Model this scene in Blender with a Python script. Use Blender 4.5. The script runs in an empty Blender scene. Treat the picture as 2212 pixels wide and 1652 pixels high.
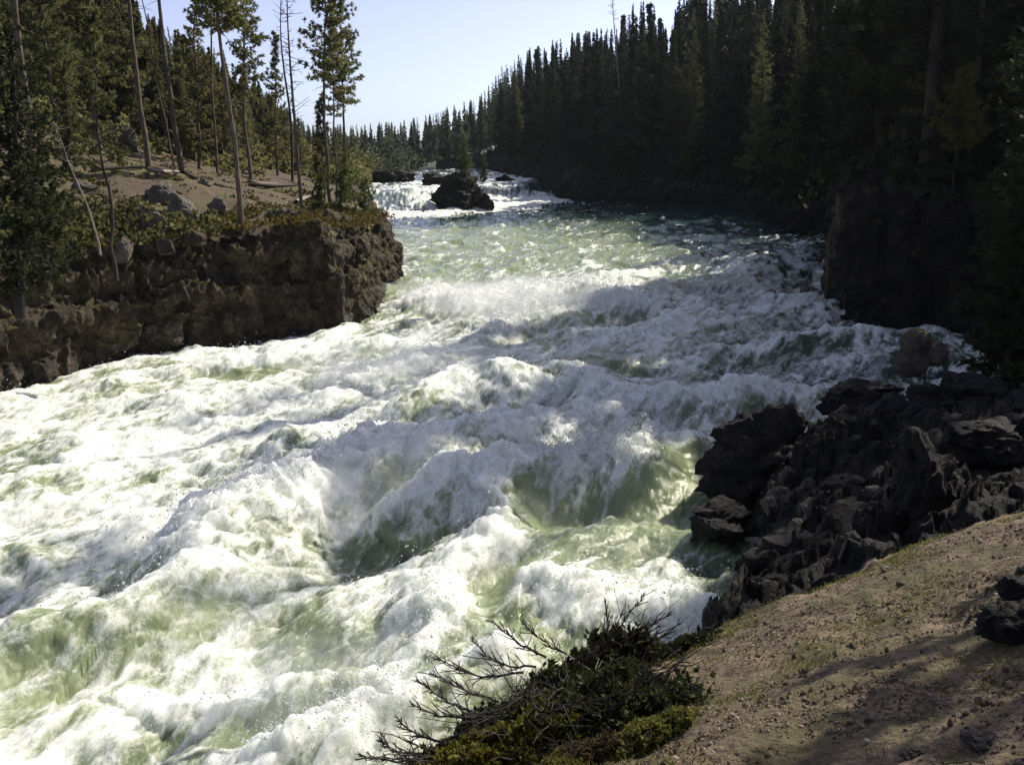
import bpy, math
import numpy as np
from mathutils import Vector, Matrix

rad = math.radians
scene = bpy.context.scene
COL = scene.collection

# ------------------------------------------------------------------ camera, sky, sun, exposure
CAM = np.array([0.0, 0.0, 6.0]); PITCH = 13.72; ROLL = -1.5; FPX = 950.0
SUN_AZ, SUN_EL = 47.0, 40.0           # azimuth to the right of the view direction (+Y)
cam_data = bpy.data.cameras.new('camera'); cam = bpy.data.objects.new('camera', cam_data); COL.objects.link(cam)
cam_data.sensor_width = 36.0; cam_data.lens = FPX * 36.0 / 1024.0
cam_data.clip_start = 0.05; cam_data.clip_end = 3000
RM = Matrix.Rotation(rad(90 - PITCH), 3, 'X') @ Matrix.Rotation(rad(ROLL), 3, 'Z')
cam.matrix_world = Matrix.Translation(Vector(CAM)) @ RM.to_4x4()
scene.camera = cam
RMN = np.array(RM)

world = bpy.data.worlds.new("World"); scene.world = world; world.use_nodes = True
wn = world.node_tree; wn.nodes.clear()
sky = wn.nodes.new('ShaderNodeTexSky'); sky.sky_type = 'NISHITA'; sky.sun_disc = False
sky.sun_elevation = rad(SUN_EL); sky.sun_rotation = rad(SUN_AZ)
sky.altitude = 2300; sky.air_density = 0.8; sky.dust_density = 7.0; sky.ozone_density = 6.0
bg = wn.nodes.new('ShaderNodeBackground'); bg.inputs['Strength'].default_value = 0.11
wo = wn.nodes.new('ShaderNodeOutputWorld')
hsv = wn.nodes.new('ShaderNodeHueSaturation'); hsv.inputs['Saturation'].default_value = 0.62; hsv.inputs['Value'].default_value = 1.16; hsv.inputs['Hue'].default_value = 0.519
wn.links.new(sky.outputs[0], hsv.inputs['Color']); wn.links.new(hsv.outputs[0], bg.inputs[0]); wn.links.new(bg.outputs[0], wo.inputs[0])
sd = bpy.data.lights.new('sun', 'SUN'); sd.energy = 4.6; sd.angle = rad(0.53); sd.color = (1.0, 0.93, 0.81)
sun = bpy.data.objects.new('sun', sd); COL.objects.link(sun)
SDIR = Vector((math.sin(rad(SUN_AZ)) * math.cos(rad(SUN_EL)), math.cos(rad(SUN_AZ)) * math.cos(rad(SUN_EL)), math.sin(rad(SUN_EL))))
sun.rotation_euler = SDIR.to_track_quat('Z', 'Y').to_euler()
scene.view_settings.view_transform = 'Standard'; scene.view_settings.look = 'None'
scene.view_settings.exposure = 0.5; scene.view_settings.gamma = 1.0
scene.cycles.max_bounces = 5; scene.cycles.diffuse_bounces = 2; scene.cycles.transparent_max_bounces = 4
scene.cycles.use_denoising = True

# ------------------------------------------------------------------ pixel <-> world (photo shown 2212 px wide)
F2 = FPX * 2212 / 1024
def ray(px, py):
    return RMN @ np.array([(px - 1106) / F2, -(py - 826) / F2, -1.0])
def P(px, py, Y):
    d = ray(px, py); return CAM + d * (Y / d[1])
def W(px, py, z=0.0):
    d = ray(px, py); return CAM + d * ((z - CAM[2]) / d[2])

def proj(p):
    q = RMN.T @ (np.asarray(p, float) - CAM); return 1106 + q[0] / -q[2] * F2, 826 - q[1] / -q[2] * F2

# ------------------------------------------------------------------ numpy noise
_rng = np.random.default_rng(7)
_perm = _rng.permutation(256).astype(np.int64); _perm = np.concatenate([_perm, _perm])
_g = _rng.normal(size=(256, 3)); _g /= np.linalg.norm(_g, axis=1)[:, None]; _g = _g.astype(np.float32)
def perlin(p):
    p = np.asarray(p, dtype=np.float32)
    i = np.floor(p).astype(np.int64); f = p - i; i &= 255
    u = f * f * f * (f * (f * 6 - 15) + 10)
    out = 0
    for dx in (0, 1):
        wx = u[:, 0] if dx else 1 - u[:, 0]
        for dy in (0, 1):
            wy = u[:, 1] if dy else 1 - u[:, 1]
            for dz in (0, 1):
                wz = u[:, 2] if dz else 1 - u[:, 2]
                h = _perm[_perm[_perm[(i[:, 0] + dx) & 255] + ((i[:, 1] + dy) & 255)] + ((i[:, 2] + dz) & 255)]
                g = _g[h]
                out = out + wx * wy * wz * (g[:, 0] * (f[:, 0] - dx) + g[:, 1] * (f[:, 1] - dy) + g[:, 2] * (f[:, 2] - dz))
    return out * 1.6
def fbm(p, octv=4, gain=0.5, lac=2.03):
    p = np.asarray(p, dtype=np.float32); a = 1.0; s = 0; t = 0
    for k in range(octv):
        s = s + a * perlin(p + 17.3 * k); t += a; a *= gain; p = p * lac
    return s / t
def billow(p, octv=4, gain=0.5, lac=2.03):
    p = np.asarray(p, dtype=np.float32); a = 1.0; s = 0; t = 0
    for k in range(octv):
        s = s + a * np.abs(perlin(p + 11.7 * k)); t += a; a *= gain; p = p * lac
    return s / t
def worley(p):
    """nearest and second-nearest distance, id hash of nearest"""
    p = np.asarray(p, dtype=np.float32); i = np.floor(p).astype(np.int64); n = len(p)
    d1 = np.full(n, 9.0, np.float32); d2 = np.full(n, 9.0, np.float32); idn = np.zeros(n, np.int64)
    for dx in (-1, 0, 1):
        for dy in (-1, 0, 1):
            for dz in (-1, 0, 1):
                c = i + np.array([dx, dy, dz]); cc = c & 255
                h = _perm[_perm[_perm[cc[:, 0]] + cc[:, 1]] + cc[:, 2]]
                q = c + 0.5 + 0.4 * _g[h]
                d = np.linalg.norm(p - q, axis=1)
                m = d < d1
                d2 = np.where(m, d1, np.minimum(d2, d)); idn = np.where(m, h, idn); d1 = np.where(m, d, d1)
    return d1, d2, idn
def facet(p):
    p = np.asarray(p, dtype=np.float32); i = np.floor(p).astype(np.int64); n = len(p)
    d1 = np.full(n, 9.0, np.float32); out = np.zeros(n, np.float32)
    for dx in (-1, 0, 1):
        for dy in (-1, 0, 1):
            for dz in (-1, 0, 1):
                c = i + np.array([dx, dy, dz]); cc = c & 255
                h = _perm[_perm[_perm[cc[:, 0]] + cc[:, 1]] + cc[:, 2]]
                r = p - (c + 0.5 + 0.4 * _g[h]); d = (r * r).sum(1); m = d < d1
                val = (r * _g[(h * 7 + 3) & 255]).sum(1) * 1.1 + 0.45 * _g[(h + 9) & 255, 0]
                out = np.where(m, val, out); d1 = np.where(m, d, d1)
    return out
def sstep(a, b, x):
    t = np.clip((x - a) / (b - a), 0, 1); return t * t * (3 - 2 * t)

# ------------------------------------------------------------------ mesh helpers
def mk_mesh(name, v, f, mat=None, smooth=True, attrs=None):
    """f: (n,3) or (n,4) array"""
    v = np.ascontiguousarray(v, dtype=np.float32); f = np.ascontiguousarray(f, dtype=np.int32)
    me = bpy.data.meshes.new(name)
    me.vertices.add(len(v)); me.vertices.foreach_set('co', v.ravel())
    k = f.shape[1]
    me.loops.add(f.size); me.loops.foreach_set('vertex_index', f.ravel())
    me.polygons.add(len(f)); me.polygons.foreach_set('loop_start', np.arange(0, f.size, k, dtype=np.int32))
    me.polygons.foreach_set('use_smooth', np.full(len(f), smooth))
    if attrs:
        for an, av in attrs.items():
            a = me.attributes.new(an, 'FLOAT', 'POINT'); a.data.foreach_set('value', np.ascontiguousarray(av, dtype=np.float32))
    me.update(calc_edges=True)
    if mat: me.materials.append(mat)
    return me
def link(name, me, parent=None, loc=None):
    o = bpy.data.objects.new(name, me); COL.objects.link(o)
    if parent is not None: o.parent = parent
    if loc is not None: o.location = loc
    return o
def tag(o, label=None, cat=None, group=None, kind=None):
    if label: o['label'] = label
    if cat: o['category'] = cat
    if group: o['group'] = group
    if kind: o['kind'] = kind
    return o
def grid_faces(nr, nc):
    a = np.arange(nr * nc).reshape(nr, nc)
    return np.stack([a[:-1, :-1], a[:-1, 1:], a[1:, 1:], a[1:, :-1]], -1).reshape(-1, 4)
def copy_thing(root, loc, rz, scale=(1, 1, 1)):
    r = root.copy(); COL.objects.link(r); r.location = loc; r.rotation_euler = (0, 0, rz); r.scale = scale
    for ch in root.children:
        c = ch.copy(); COL.objects.link(c); c.parent = r
        c.matrix_parent_inverse = Matrix.Identity(4)
    return r
def catmull(pts, n):
    pts = np.asarray(pts, float); m = len(pts); t = np.linspace(0, m - 1 - 1e-6, n); i = t.astype(int); f = (t - i)[:, None]
    g = lambda k: pts[np.clip(k, 0, m - 1)]
    p0, p1, p2, p3 = g(i - 1), g(i), g(i + 1), g(i + 2)
    return 0.5 * ((2 * p1) + (-p0 + p2) * f + (2 * p0 - 5 * p1 + 4 * p2 - p3) * f**2 + (-p0 + 3 * p1 - 3 * p2 + p3) * f**3)
def polydist(x, y, poly):
    """distance to polyline, signed: positive = left of travel; also param station"""
    poly = np.asarray(poly, float)
    best = np.full(x.shape, 1e9); sg = np.ones(x.shape); st = np.zeros(x.shape)
    for k in range(len(poly) - 1):
        a = poly[k]; b = poly[k + 1]; d = b - a; L2 = (d**2).sum() + 1e-12
        t = np.clip(((x - a[0]) * d[0] + (y - a[1]) * d[1]) / L2, 0, 1)
        ex = x - a[0] - t * d[0]; ey = y - a[1] - t * d[1]
        q = ex * ex + ey * ey; m = q < best
        cr = d[0] * (y - a[1]) - d[1] * (x - a[0])
        best = np.where(m, q, best); sg = np.where(m, np.sign(cr) + (cr == 0), sg); st = np.where(m, k + t, st)
    return np.sqrt(best), sg, st

# ------------------------------------------------------------------ materials
def nt(mat):
    mat.use_nodes = True; t = mat.node_tree; t.nodes.clear(); return t
class N:
    def __init__(s, name):
        s.mat = bpy.data.materials.new(name); s.t = nt(s.mat)
    def n(s, typ, **kw):
        x = s.t.nodes.new(typ)
        for k, v in kw.items():
            if k in x.inputs.keys(): x.inputs[k].default_value = v
            else: setattr(x, k, v)
        return x
    def l(s, a, b): s.t.links.new(a, b)
    def noise(s, scale, detail=4, rough=0.55, vec=None, dist=0.0):
        x = s.n('ShaderNodeTexNoise'); x.inputs['Scale'].default_value = scale; x.inputs['Detail'].default_value = detail
        x.inputs['Roughness'].default_value = rough; x.inputs['Distortion'].default_value = dist
        if vec is not None: s.l(vec, x.inputs['Vector'])
        return x.outputs['Fac']
    def ramp(s, fac, stops, interp='LINEAR'):
        r = s.n('ShaderNodeValToRGB'); cr = r.color_ramp; cr.interpolation = interp
        while len(cr.elements) < len(stops): cr.elements.new(0.5)
        for e, (p, c) in zip(cr.elements, stops):
            e.position = p; e.color = (c[0], c[1], c[2], 1) if hasattr(c, '__len__') else (c, c, c, 1)
        s.l(fac, r.inputs[0]); return r.outputs[0]
    def mix(s, fac, a, b):
        m = s.n('ShaderNodeMix'); m.data_type = 'RGBA'
        for sock, v in ((m.inputs[0], fac), (m.inputs[6], a), (m.inputs[7], b)):
            if isinstance(v, bpy.types.NodeSocket): s.l(v, sock)
            elif hasattr(v, '__len__'): sock.default_value = (*v, 1)
            else: sock.default_value = v
        return m.outputs[2]
    def math(s, op, a, b=None, clamp=False):
        m = s.n('ShaderNodeMath'); m.operation = op; m.use_clamp = clamp
        for sock, v in ((m.inputs[0], a), (m.inputs[1], b)):
            if v is None: continue
            if isinstance(v, bpy.types.NodeSocket): s.l(v, sock)
            else: sock.default_value = v
        return m.outputs[0]
    def bump(s, h, strength, dist):
        b = s.n('ShaderNodeBump'); b.inputs['Strength'].default_value = strength; b.inputs['Distance'].default_value = dist
        s.l(h, b.inputs['Height']); return b.outputs[0]
    def out(s, sh):
        o = s.n('ShaderNodeOutputMaterial'); s.l(sh, o.inputs[0]); return s.mat

def rock_mat(name, c1, c2, c3, moss=0.0, mosscol=(0.10, 0.085, 0.015), scale=1.0, rough=0.85, wet_z=None):
    m = N(name); pos = m.n('ShaderNodeNewGeometry'); vec = pos.outputs['Position']
    n1 = m.noise(1.1 * scale, 6, 0.65, vec); n2 = m.noise(9 * scale, 5, 0.7, vec); n3 = m.noise(38 * scale, 3, 0.6, vec)
    col = m.ramp(m.math('ADD', m.math('MULTIPLY', n1, .6), m.math('MULTIPLY', m.noise(4.1 * scale, 5, .7, vec, 1.0), .4)), [(0.38, c1), (0.5, c2), (0.63, c3)])
    dk = m.ramp(n2, [(0.35, 0.35), (0.6, 1.0)])
    mm = m.n('ShaderNodeMix'); mm.data_type = 'RGBA'; mm.blend_type = 'MULTIPLY'; mm.inputs[0].default_value = 0.75
    m.l(col, mm.inputs[6]); m.l(dk, mm.inputs[7]); col = mm.outputs[2]
    sep = m.n('ShaderNodeSeparateXYZ'); m.l(pos.outputs['Normal'], sep.inputs[0])
    if moss > 0:
        up = m.math('MULTIPLY_ADD', sep.outputs[2], 0.55); up.node.inputs[2].default_value = 0.0
        f = m.math('ADD', up, m.math('MULTIPLY', m.math('SUBTRACT', m.noise(2.2 * scale, 5, 0.6, vec), 0.5), 2.4))
        f = m.ramp(f, [(0.62 - 0.45 * moss, 0.0), (0.75 - 0.4 * moss, 1.0)])
        mc = m.mix(m.ramp(m.noise(5 * scale, 4, 0.6, vec), [(0.35, 0), (0.65, 1)]), mosscol, (mosscol[0] * 0.5, mosscol[1] * 0.7, mosscol[2] * 1.1))
        col = m.mix(f, col, mc)
    b = m.n('ShaderNodeBsdfPrincipled'); m.l(col, b.inputs['Base Color']); b.inputs['Roughness'].default_value = rough
    if wet_z is not None:
        sp = m.n('ShaderNodeSeparateXYZ'); m.l(vec, sp.inputs[0])
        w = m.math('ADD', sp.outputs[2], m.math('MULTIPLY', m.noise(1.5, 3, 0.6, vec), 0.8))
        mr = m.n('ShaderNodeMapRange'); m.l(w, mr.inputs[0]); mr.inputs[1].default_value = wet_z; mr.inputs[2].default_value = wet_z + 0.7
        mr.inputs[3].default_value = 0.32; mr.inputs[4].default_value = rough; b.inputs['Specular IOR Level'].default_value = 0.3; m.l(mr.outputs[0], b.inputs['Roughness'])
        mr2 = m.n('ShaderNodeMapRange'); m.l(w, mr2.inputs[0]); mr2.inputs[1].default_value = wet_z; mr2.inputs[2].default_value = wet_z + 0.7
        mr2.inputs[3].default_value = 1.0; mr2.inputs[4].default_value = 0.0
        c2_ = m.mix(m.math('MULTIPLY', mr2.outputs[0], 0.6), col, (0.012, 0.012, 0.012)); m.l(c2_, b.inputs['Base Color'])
    h = m.math('ADD', m.math('MULTIPLY', n2, 1.0), m.math('MULTIPLY', n3, 0.4))
    h = m.math('ADD', h, m.math('MULTIPLY', m.noise(3.2 * scale, 4, 0.6, vec, 1.2), 1.6)); m.l(m.bump(h, 1.0, 0.13 / scale), b.inputs['Normal'])
    return m.out(b.outputs[0])

M = {}
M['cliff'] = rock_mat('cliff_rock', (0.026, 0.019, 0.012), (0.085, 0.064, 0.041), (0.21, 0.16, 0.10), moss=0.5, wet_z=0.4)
M['cliff_dark'] = rock_mat('dark_cliff_rock', (0.006, 0.005, 0.004), (0.017, 0.014, 0.010), (0.045, 0.035, 0.023), moss=0.12, wet_z=0.4)  # the right bank's shade is put into this darker rock colour
M['boulder'] = rock_mat('boulder_rock', (0.10, 0.088, 0.072), (0.20, 0.175, 0.145), (0.30, 0.26, 0.21), moss=0.12, scale=1.6)
M['boulder_moss'] = rock_mat('mossy_boulder_rock', (0.09, 0.078, 0.06), (0.16, 0.135, 0.105), (0.23, 0.19, 0.15), moss=0.5, mosscol=(0.16, 0.105, 0.02), scale=1.6)
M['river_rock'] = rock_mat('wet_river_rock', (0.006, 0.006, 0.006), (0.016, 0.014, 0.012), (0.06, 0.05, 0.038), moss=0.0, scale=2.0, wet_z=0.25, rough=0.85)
M['bank_rock'] = rock_mat('bank_rock', (0.05, 0.042, 0.033), (0.11, 0.09, 0.07), (0.19, 0.155, 0.12), moss=0.1, scale=3.0)

def ground_mat(name, a, b_, c, green, gfac, scale=1.0, bumpd=0.03):
    m = N(name); pos = m.n('ShaderNodeNewGeometry').outputs['Position']
    n1 = m.noise(0.6 * scale, 5, 0.6, pos); n2 = m.noise(7 * scale, 6, 0.7, pos); n3 = m.noise(45 * scale, 4, 0.7, pos)
    col = m.ramp(m.math('ADD', m.math('MULTIPLY', n2, .5), m.math('MULTIPLY', m.noise(70 * scale, 4, .7, pos), .5)), [(0.38, a), (0.5, b_), (0.62, c)])
    pe = m.n('ShaderNodeTexVoronoi'); pe.inputs['Scale'].default_value = 34 * scale; m.l(pos, pe.inputs['Vector'])
    col = m.mix(m.ramp(pe.outputs['Distance'], [(0.15, 0.55), (0.5, 0.0)]), col, m.mix(m.ramp(n3, [(0.4, 0), (0.6, 1)]), c, a))
    gm = m.ramp(m.math('ADD', m.math('MULTIPLY', n1, 0.7), m.math('MULTIPLY', m.noise(3.1 * scale, 4, 0.6, pos), 0.5)), [(0.66 - gfac * 0.3, 0.0), (0.76 - gfac * 0.25, 0.85)])
    col = m.mix(gm, col, green)
    b = m.n('ShaderNodeBsdfPrincipled'); m.l(col, b.inputs['Base Color']); b.inputs['Roughness'].default_value = 0.95
    h = m.math('ADD', m.math('MULTIPLY', n2, 0.8), m.math('ADD', m.math('MULTIPLY', n3, 0.35), m.math('MULTIPLY', pe.outputs['Distance'], -0.35)))
    h = m.math('ADD', h, m.math('MULTIPLY', m.noise(110 * scale, 3, .7, pos), .35)); m.l(m.bump(h, 1.0, bumpd), b.inputs['Normal'])
    return m.out(b.outputs[0])
M['soil'] = ground_mat('gravelly_soil', (0.050, 0.032, 0.017), (0.155, 0.110, 0.067), (0.30, 0.224, 0.146), (0.075, 0.064, 0.020), 0.40)
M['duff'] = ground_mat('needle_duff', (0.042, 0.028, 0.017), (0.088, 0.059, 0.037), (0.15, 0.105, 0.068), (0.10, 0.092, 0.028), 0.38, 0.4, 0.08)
M['dark_duff'] = ground_mat('shaded_duff', (0.02, 0.016, 0.01), (0.04, 0.032, 0.02), (0.075, 0.06, 0.04), (0.03, 0.038, 0.015), 0.4, 0.3, 0.1)  # shade under the right forest is put into this floor colour
M['hill'] = ground_mat('forest_floor', (0.015, 0.016, 0.009), (0.025, 0.026, 0.015), (0.04, 0.038, 0.024), (0.03, 0.04, 0.018), 0.5, 0.1, 0.2)

def leaf_mat(name, a, b_, trans=0.35, objvar=0.25):
    m = N(name)
    at = m.n('ShaderNodeAttribute', attribute_name='tone')
    oi = m.n('ShaderNodeObjectInfo')
    col = m.mix(at.outputs['Fac'], a, b_)
    hs = m.n('ShaderNodeHueSaturation'); m.l(col, hs.inputs['Color'])
    mr = m.n('ShaderNodeMapRange'); m.l(oi.outputs['Random'], mr.inputs[0]); mr.inputs[3].default_value = 1 - objvar; mr.inputs[4].default_value = 1 + objvar
    m.l(mr.outputs[0], hs.inputs['Value'])
    mr2 = m.n('ShaderNodeMapRange'); m.l(m.math('FRACT', m.math('MULTIPLY', oi.outputs['Random'], 7.31)), mr2.inputs[0]); mr2.inputs[3].default_value = 0.485; mr2.inputs[4].default_value = 0.52
    m.l(mr2.outputs[0], hs.inputs['Hue'])
    d = m.n('ShaderNodeBsdfPrincipled'); m.l(hs.outputs[0], d.inputs['Base Color']); d.inputs['Roughness'].default_value = 0.7
    d.inputs['Specular IOR Level'].default_value = 0.25
    tr = m.n('ShaderNodeBsdfTranslucent'); m.l(hs.outputs[0], tr.inputs[0])
    ms = m.n('ShaderNodeMixShader'); ms.inputs[0].default_value = trans; m.l(d.outputs[0], ms.inputs[1]); m.l(tr.outputs[0], ms.inputs[2])
    return m.out(ms.outputs[0])
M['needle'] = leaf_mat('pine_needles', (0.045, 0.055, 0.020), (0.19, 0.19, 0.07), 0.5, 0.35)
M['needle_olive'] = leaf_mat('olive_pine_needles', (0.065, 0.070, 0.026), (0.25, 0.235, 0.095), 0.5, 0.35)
M['needle_dark'] = leaf_mat('shaded_pine_needles', (0.009, 0.014, 0.006), (0.06, 0.066, 0.025), 0.35, 0.4)  # needle colour darkened to carry the shade of the backlit forest
M['needle_far'] = leaf_mat('hazed_pine_needles', (0.03, 0.042, 0.026), (0.11, 0.13, 0.07), 0.45)  # distance haze put into the lighter, bluish colour
M['fir_bright'] = leaf_mat('young_fir_needles', (0.05, 0.07, 0.018), (0.14, 0.155, 0.04), 0.4)
M['shrub_dark'] = leaf_mat('juniper_leaves', (0.015, 0.02, 0.008), (0.06, 0.065, 0.022), 0.25)
M['shrub_yellow'] = leaf_mat('yellow_green_leaves', (0.05, 0.055, 0.013), (0.20, 0.20, 0.045), 0.4)
M['shrub_rust'] = leaf_mat('rusty_leaves', (0.04, 0.032, 0.015), (0.13, 0.095, 0.045), 0.3)
M['mossy'] = leaf_mat('mossy_leaves', (0.05, 0.045, 0.01), (0.17, 0.14, 0.025), 0.3)
M['grass'] = leaf_mat('grass_blades', (0.08, 0.085, 0.02), (0.24, 0.22, 0.07), 0.4)

def bark_mat(name, a, b_, sc=1.0):
    m = N(name); tc = m.n('ShaderNodeTexCoord'); mp = m.n('ShaderNodeMapping'); mp.inputs['Scale'].default_value = (1, 1, 0.25)
    m.l(tc.outputs['Object'], mp.inputs[0])
    n1 = m.noise(14 * sc, 5, 0.7, mp.outputs[0]); n2 = m.noise(1.6, 3, 0.6, tc.outputs['Object'])
    col = m.mix(m.ramp(n1, [(0.35, 0), (0.65, 1)]), a, b_)
    col = m.mix(m.ramp(n2, [(0.45, 0.0), (0.7, 0.5)]), col, (a[0] * 0.5, a[1] * 0.5, a[2] * 0.5))
    b = m.n('ShaderNodeBsdfPrincipled'); m.l(col, b.inputs['Base Color']); b.inputs['Roughness'].default_value = 0.9
    m.l(m.bump(n1, 0.7, 0.03), b.inputs['Normal']); return m.out(b.outputs[0])
M['bark'] = bark_mat('pine_bark', (0.06, 0.044, 0.032), (0.17, 0.13, 0.095))
M['bark_dark'] = bark_mat('dark_bark', (0.018, 0.014, 0.011), (0.05, 0.038, 0.028))  # bark darkened to hold the right forest's shade
M['bark_pale'] = bark_mat('dead_grey_wood', (0.16, 0.14, 0.12), (0.36, 0.32, 0.27))
M['bark_white'] = bark_mat('white_weathered_wood', (0.35, 0.33, 0.3), (0.7, 0.67, 0.62), 0.5)
M['twig'] = bark_mat('twig_bark', (0.025, 0.02, 0.016), (0.075, 0.06, 0.05), 4)

def water_material():
    m = N('river_water'); g = m.n('ShaderNodeNewGeometry'); pos = g.outputs['Position']
    fo = m.n('ShaderNodeAttribute', attribute_name='foam').outputs['Fac']
    ae = m.n('ShaderNodeAttribute', attribute_name='aerated').outputs['Fac']
    mp = m.n('ShaderNodeMapping'); mp.inputs['Rotation'].default_value = (0, 0, rad(30)); mp.inputs['Scale'].default_value = (1.0, 0.30, 1.0); m.l(pos, mp.inputs[0])
    n1 = m.noise(7, 6, 0.68, mp.outputs[0], 0.6); n2 = m.noise(26, 5, 0.7, pos, 0.3)
    nn = m.math('ADD', m.math('MULTIPLY', n1, 0.65), m.math('MULTIPLY', n2, 0.35))
    f = m.math('ADD', fo, m.math('MULTIPLY', m.math('SUBTRACT', nn, 0.5), 1.5))
    f = m.ramp(f, [(0.25, 0.0), (0.85, 1.0)], 'LINEAR')
    water = m.mix(ae, (0.022, 0.045, 0.042), (0.24, 0.28, 0.15))
    foamc = m.mix(m.ramp(nn, [(0.36, 0.0), (0.56, 1.0)]), (0.47, 0.53, 0.44), (0.79, 0.80, 0.74))
    col = m.mix(f, water, foamc)
    b = m.n('ShaderNodeBsdfPrincipled'); m.l(col, b.inputs['Base Color'])
    mr = m.n('ShaderNodeMapRange'); m.l(f, mr.inputs[0]); mr.inputs[3].default_value = 0.12; mr.inputs[4].default_value = 0.6; m.l(mr.outputs[0], b.inputs['Roughness'])
    b.inputs['IOR'].default_value = 1.33
    h = m.math('ADD', m.math('MULTIPLY', n1, 0.5), m.math('ADD', m.math('MULTIPLY', n2, 0.4), m.math('MULTIPLY', f, 0.4)))
    m.l(m.bump(h, 0.5, 0.045), b.inputs['Normal'])
    b.inputs['Subsurface Radius'].default_value = (0.5, 0.5, 0.45); b.inputs['Subsurface Scale'].default_value = 1.0
    m.l(m.math('MULTIPLY_ADD', f, 0.55), b.inputs['Subsurface Weight'])
    return m.out(b.outputs[0])
M['water'] = water_material()
def drop_material():
    m = N('spray_drops'); b = m.n('ShaderNodeBsdfPrincipled'); b.inputs['Base Color'].default_value = (0.86, 0.88, 0.87, 1); b.inputs['Roughness'].default_value = 0.35
    tr = m.n('ShaderNodeBsdfTranslucent'); tr.inputs[0].default_value = (0.85, 0.88, 0.87, 1)
    ms = m.n('ShaderNodeMixShader'); ms.inputs[0].default_value = 0.45; m.l(b.outputs[0], ms.inputs[1]); m.l(tr.outputs[0], ms.inputs[2]); return m.out(ms.outputs[0])
M['drops'] = drop_material()

# ------------------------------------------------------------------ river
def fall_y(x, y):
    return y - 1.3 * (np.clip(x, -14, 5) + 11)
def water_level(x, y):
    z = 0.8 * sstep(34, 50, y) + 2.1 * sstep(76, 88, fall_y(x, y)) + 0.5 * sstep(100, 160, y)
    return z
# crests: points on the photo, height, half widths (towards camera / away), foam
CRESTS = [
    ([(380,1230),(470,1130),(590,1055),(720,990),(860,955),(970,990)], 1.0, 0.95, 1.3, 1.0),
    ([(560,1010),(650,985),(700,980)], 0.5, 0.4, 0.8, 0.1),
    ([(870,900),(960,850),(1080,820),(1210,800),(1330,835)], 0.65, 1.3, 1.6, 0.35),
    ([(1040,1100),(1130,1010),(1230,965),(1330,978),(1420,935),(1540,905)], 0.85, 0.9, 0.8, 0.95),
    ([(860,655),(940,645),(1030,618),(1180,600),(1330,590),(1420,572)], 0.62, 1.5, 2.0, 0.9),
    ([(1010,700),(1120,665),(1300,640),(1450,645)], 0.8, 1.2, 1.6, 0.9),
    ([(1280,750),(1430,700),(1620,655),(1790,615)], 0.42, 1.8, 1.6, 0.45),
    ([(1350,880),(1500,858),(1640,845),(1760,838)], 0.5, 0.7, 0.9, 0.85),
    ([(1080,870),(1180,835),(1270,830),(1320,870)], 0.55, 0.7, 0.8, 0.7),
    ([(740,1370),(880,1280),(990,1200),(1070,1110)], 0.45, 0.5, 0.7, 1.0),
    ([(-50,1500),(100,1420),(300,1330),(520,1230)], 0.45, 0.6, 0.9, 0.3),
    ([(860,1100),(960,1050),(1050,1040)], 0.45, 0.5, 0.7, 0.8),
    ([(1180,1300),(1400,1300),(1600,1290)], 0.35, 0.5, 0.5, 1.0),
    ([(150,850),(300,800),(520,770),(760,745),(960,735)], 0.3, 0.7, 0.7, 0.6),
    ([(700,820),(850,780),(1000,740)], 0.55, 1.0, 1.2, 1.0),
    ([(950,960),(1120,900),(1300,900)], 0.5, 0.8, 0.8, 0.7),
    ([(1500,760),(1650,730),(1850,700)], 0.45, 0.8, 0.9, 0.6),
    ([(1350,640),(1500,600),(1700,545),(1790,520)], 0.28, 2.2, 2.0, 0.25),
    ([(350,1520),(500,1450),(700,1400)], 0.4, 0.5, 0.6, 0.8),
    ([(560,1640),(700,1520),(900,1420),(1020,1350)], 0.6, 0.6, 0.7, 1.0),
]
# patches (px,py,rx,ry, foam shift, aeration shift)
PATCH = [
    (1330,1050,190,60,-0.55,0.85),(1190,1180,120,100,-0.5,0.35),(1090,1290,60,60,-0.45,0.2),(280,1320,170,60,-0.5,0.5),(610,1420,70,60,-0.45,0.3),(430,1500,200,60,-0.25,0.3),(900,1480,120,60,-0.2,0.2),(500,1250,120,30,-0.3,0.2),
    (470,785,260,26,-0.55,0.2),(900,748,90,20,-0.6,0.3),(1150,990,60,45,-0.8,0.0),(900,895,70,32,-0.6,0.1),(1240,775,80,22,-0.6,0.35),
    (690,1000,50,26,-0.9,0.1),(1500,690,200,24,-0.3,0.3),(1620,760,140,22,-0.45,0.0),(1250,560,300,32,-0.25,0.5),(1000,560,150,60,-0.15,0.5),
    (1450,1180,90,40,-0.35,0.1),(60,1500,90,60,-0.35,0.3),(1450,450,300,16,-0.35,-0.7),(1000,490,240,16,-0.35,-0.5),(1620,490,200,30,-0.35,-0.6),
    (1480,620,150,16,-0.6,0.0),(1350,790,180,30,-0.3,0.0),(1700,840,140,22,-0.2,0.0),(1650,900,60,25,-0.5,0.1),(1500,1010,120,60,-0.7,0.35),
    (300,950,300,60,0.05,0.0),(800,820,200,60,0.35,0.0),(600,620,0.1,0.1,0,0),(1000,470,170,9,0.9,0.0),(940,455,130,12,0.8,0.0),
    (1620,560,180,36,-0.4,-0.6),(1500,520,240,26,-0.25,-0.5),(1450,470,260,16,-0.3,-0.5),(1700,690,110,30,-0.25,-0.2),(1550,800,200,20,-0.25,-0.3),(1350,830,160,16,-0.2,-0.2),(1400,1200,150,50,-0.2,-0.2),(1130,420,50,16,0.3,0.0),(1060,385,20,6,0.9,0),(1900,770,200,40,-0.45,-0.3),(2050,720,150,14,-0.2,-0.4),  # mostly thinner foam and darker water, carrying shade on the right half
]
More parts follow.
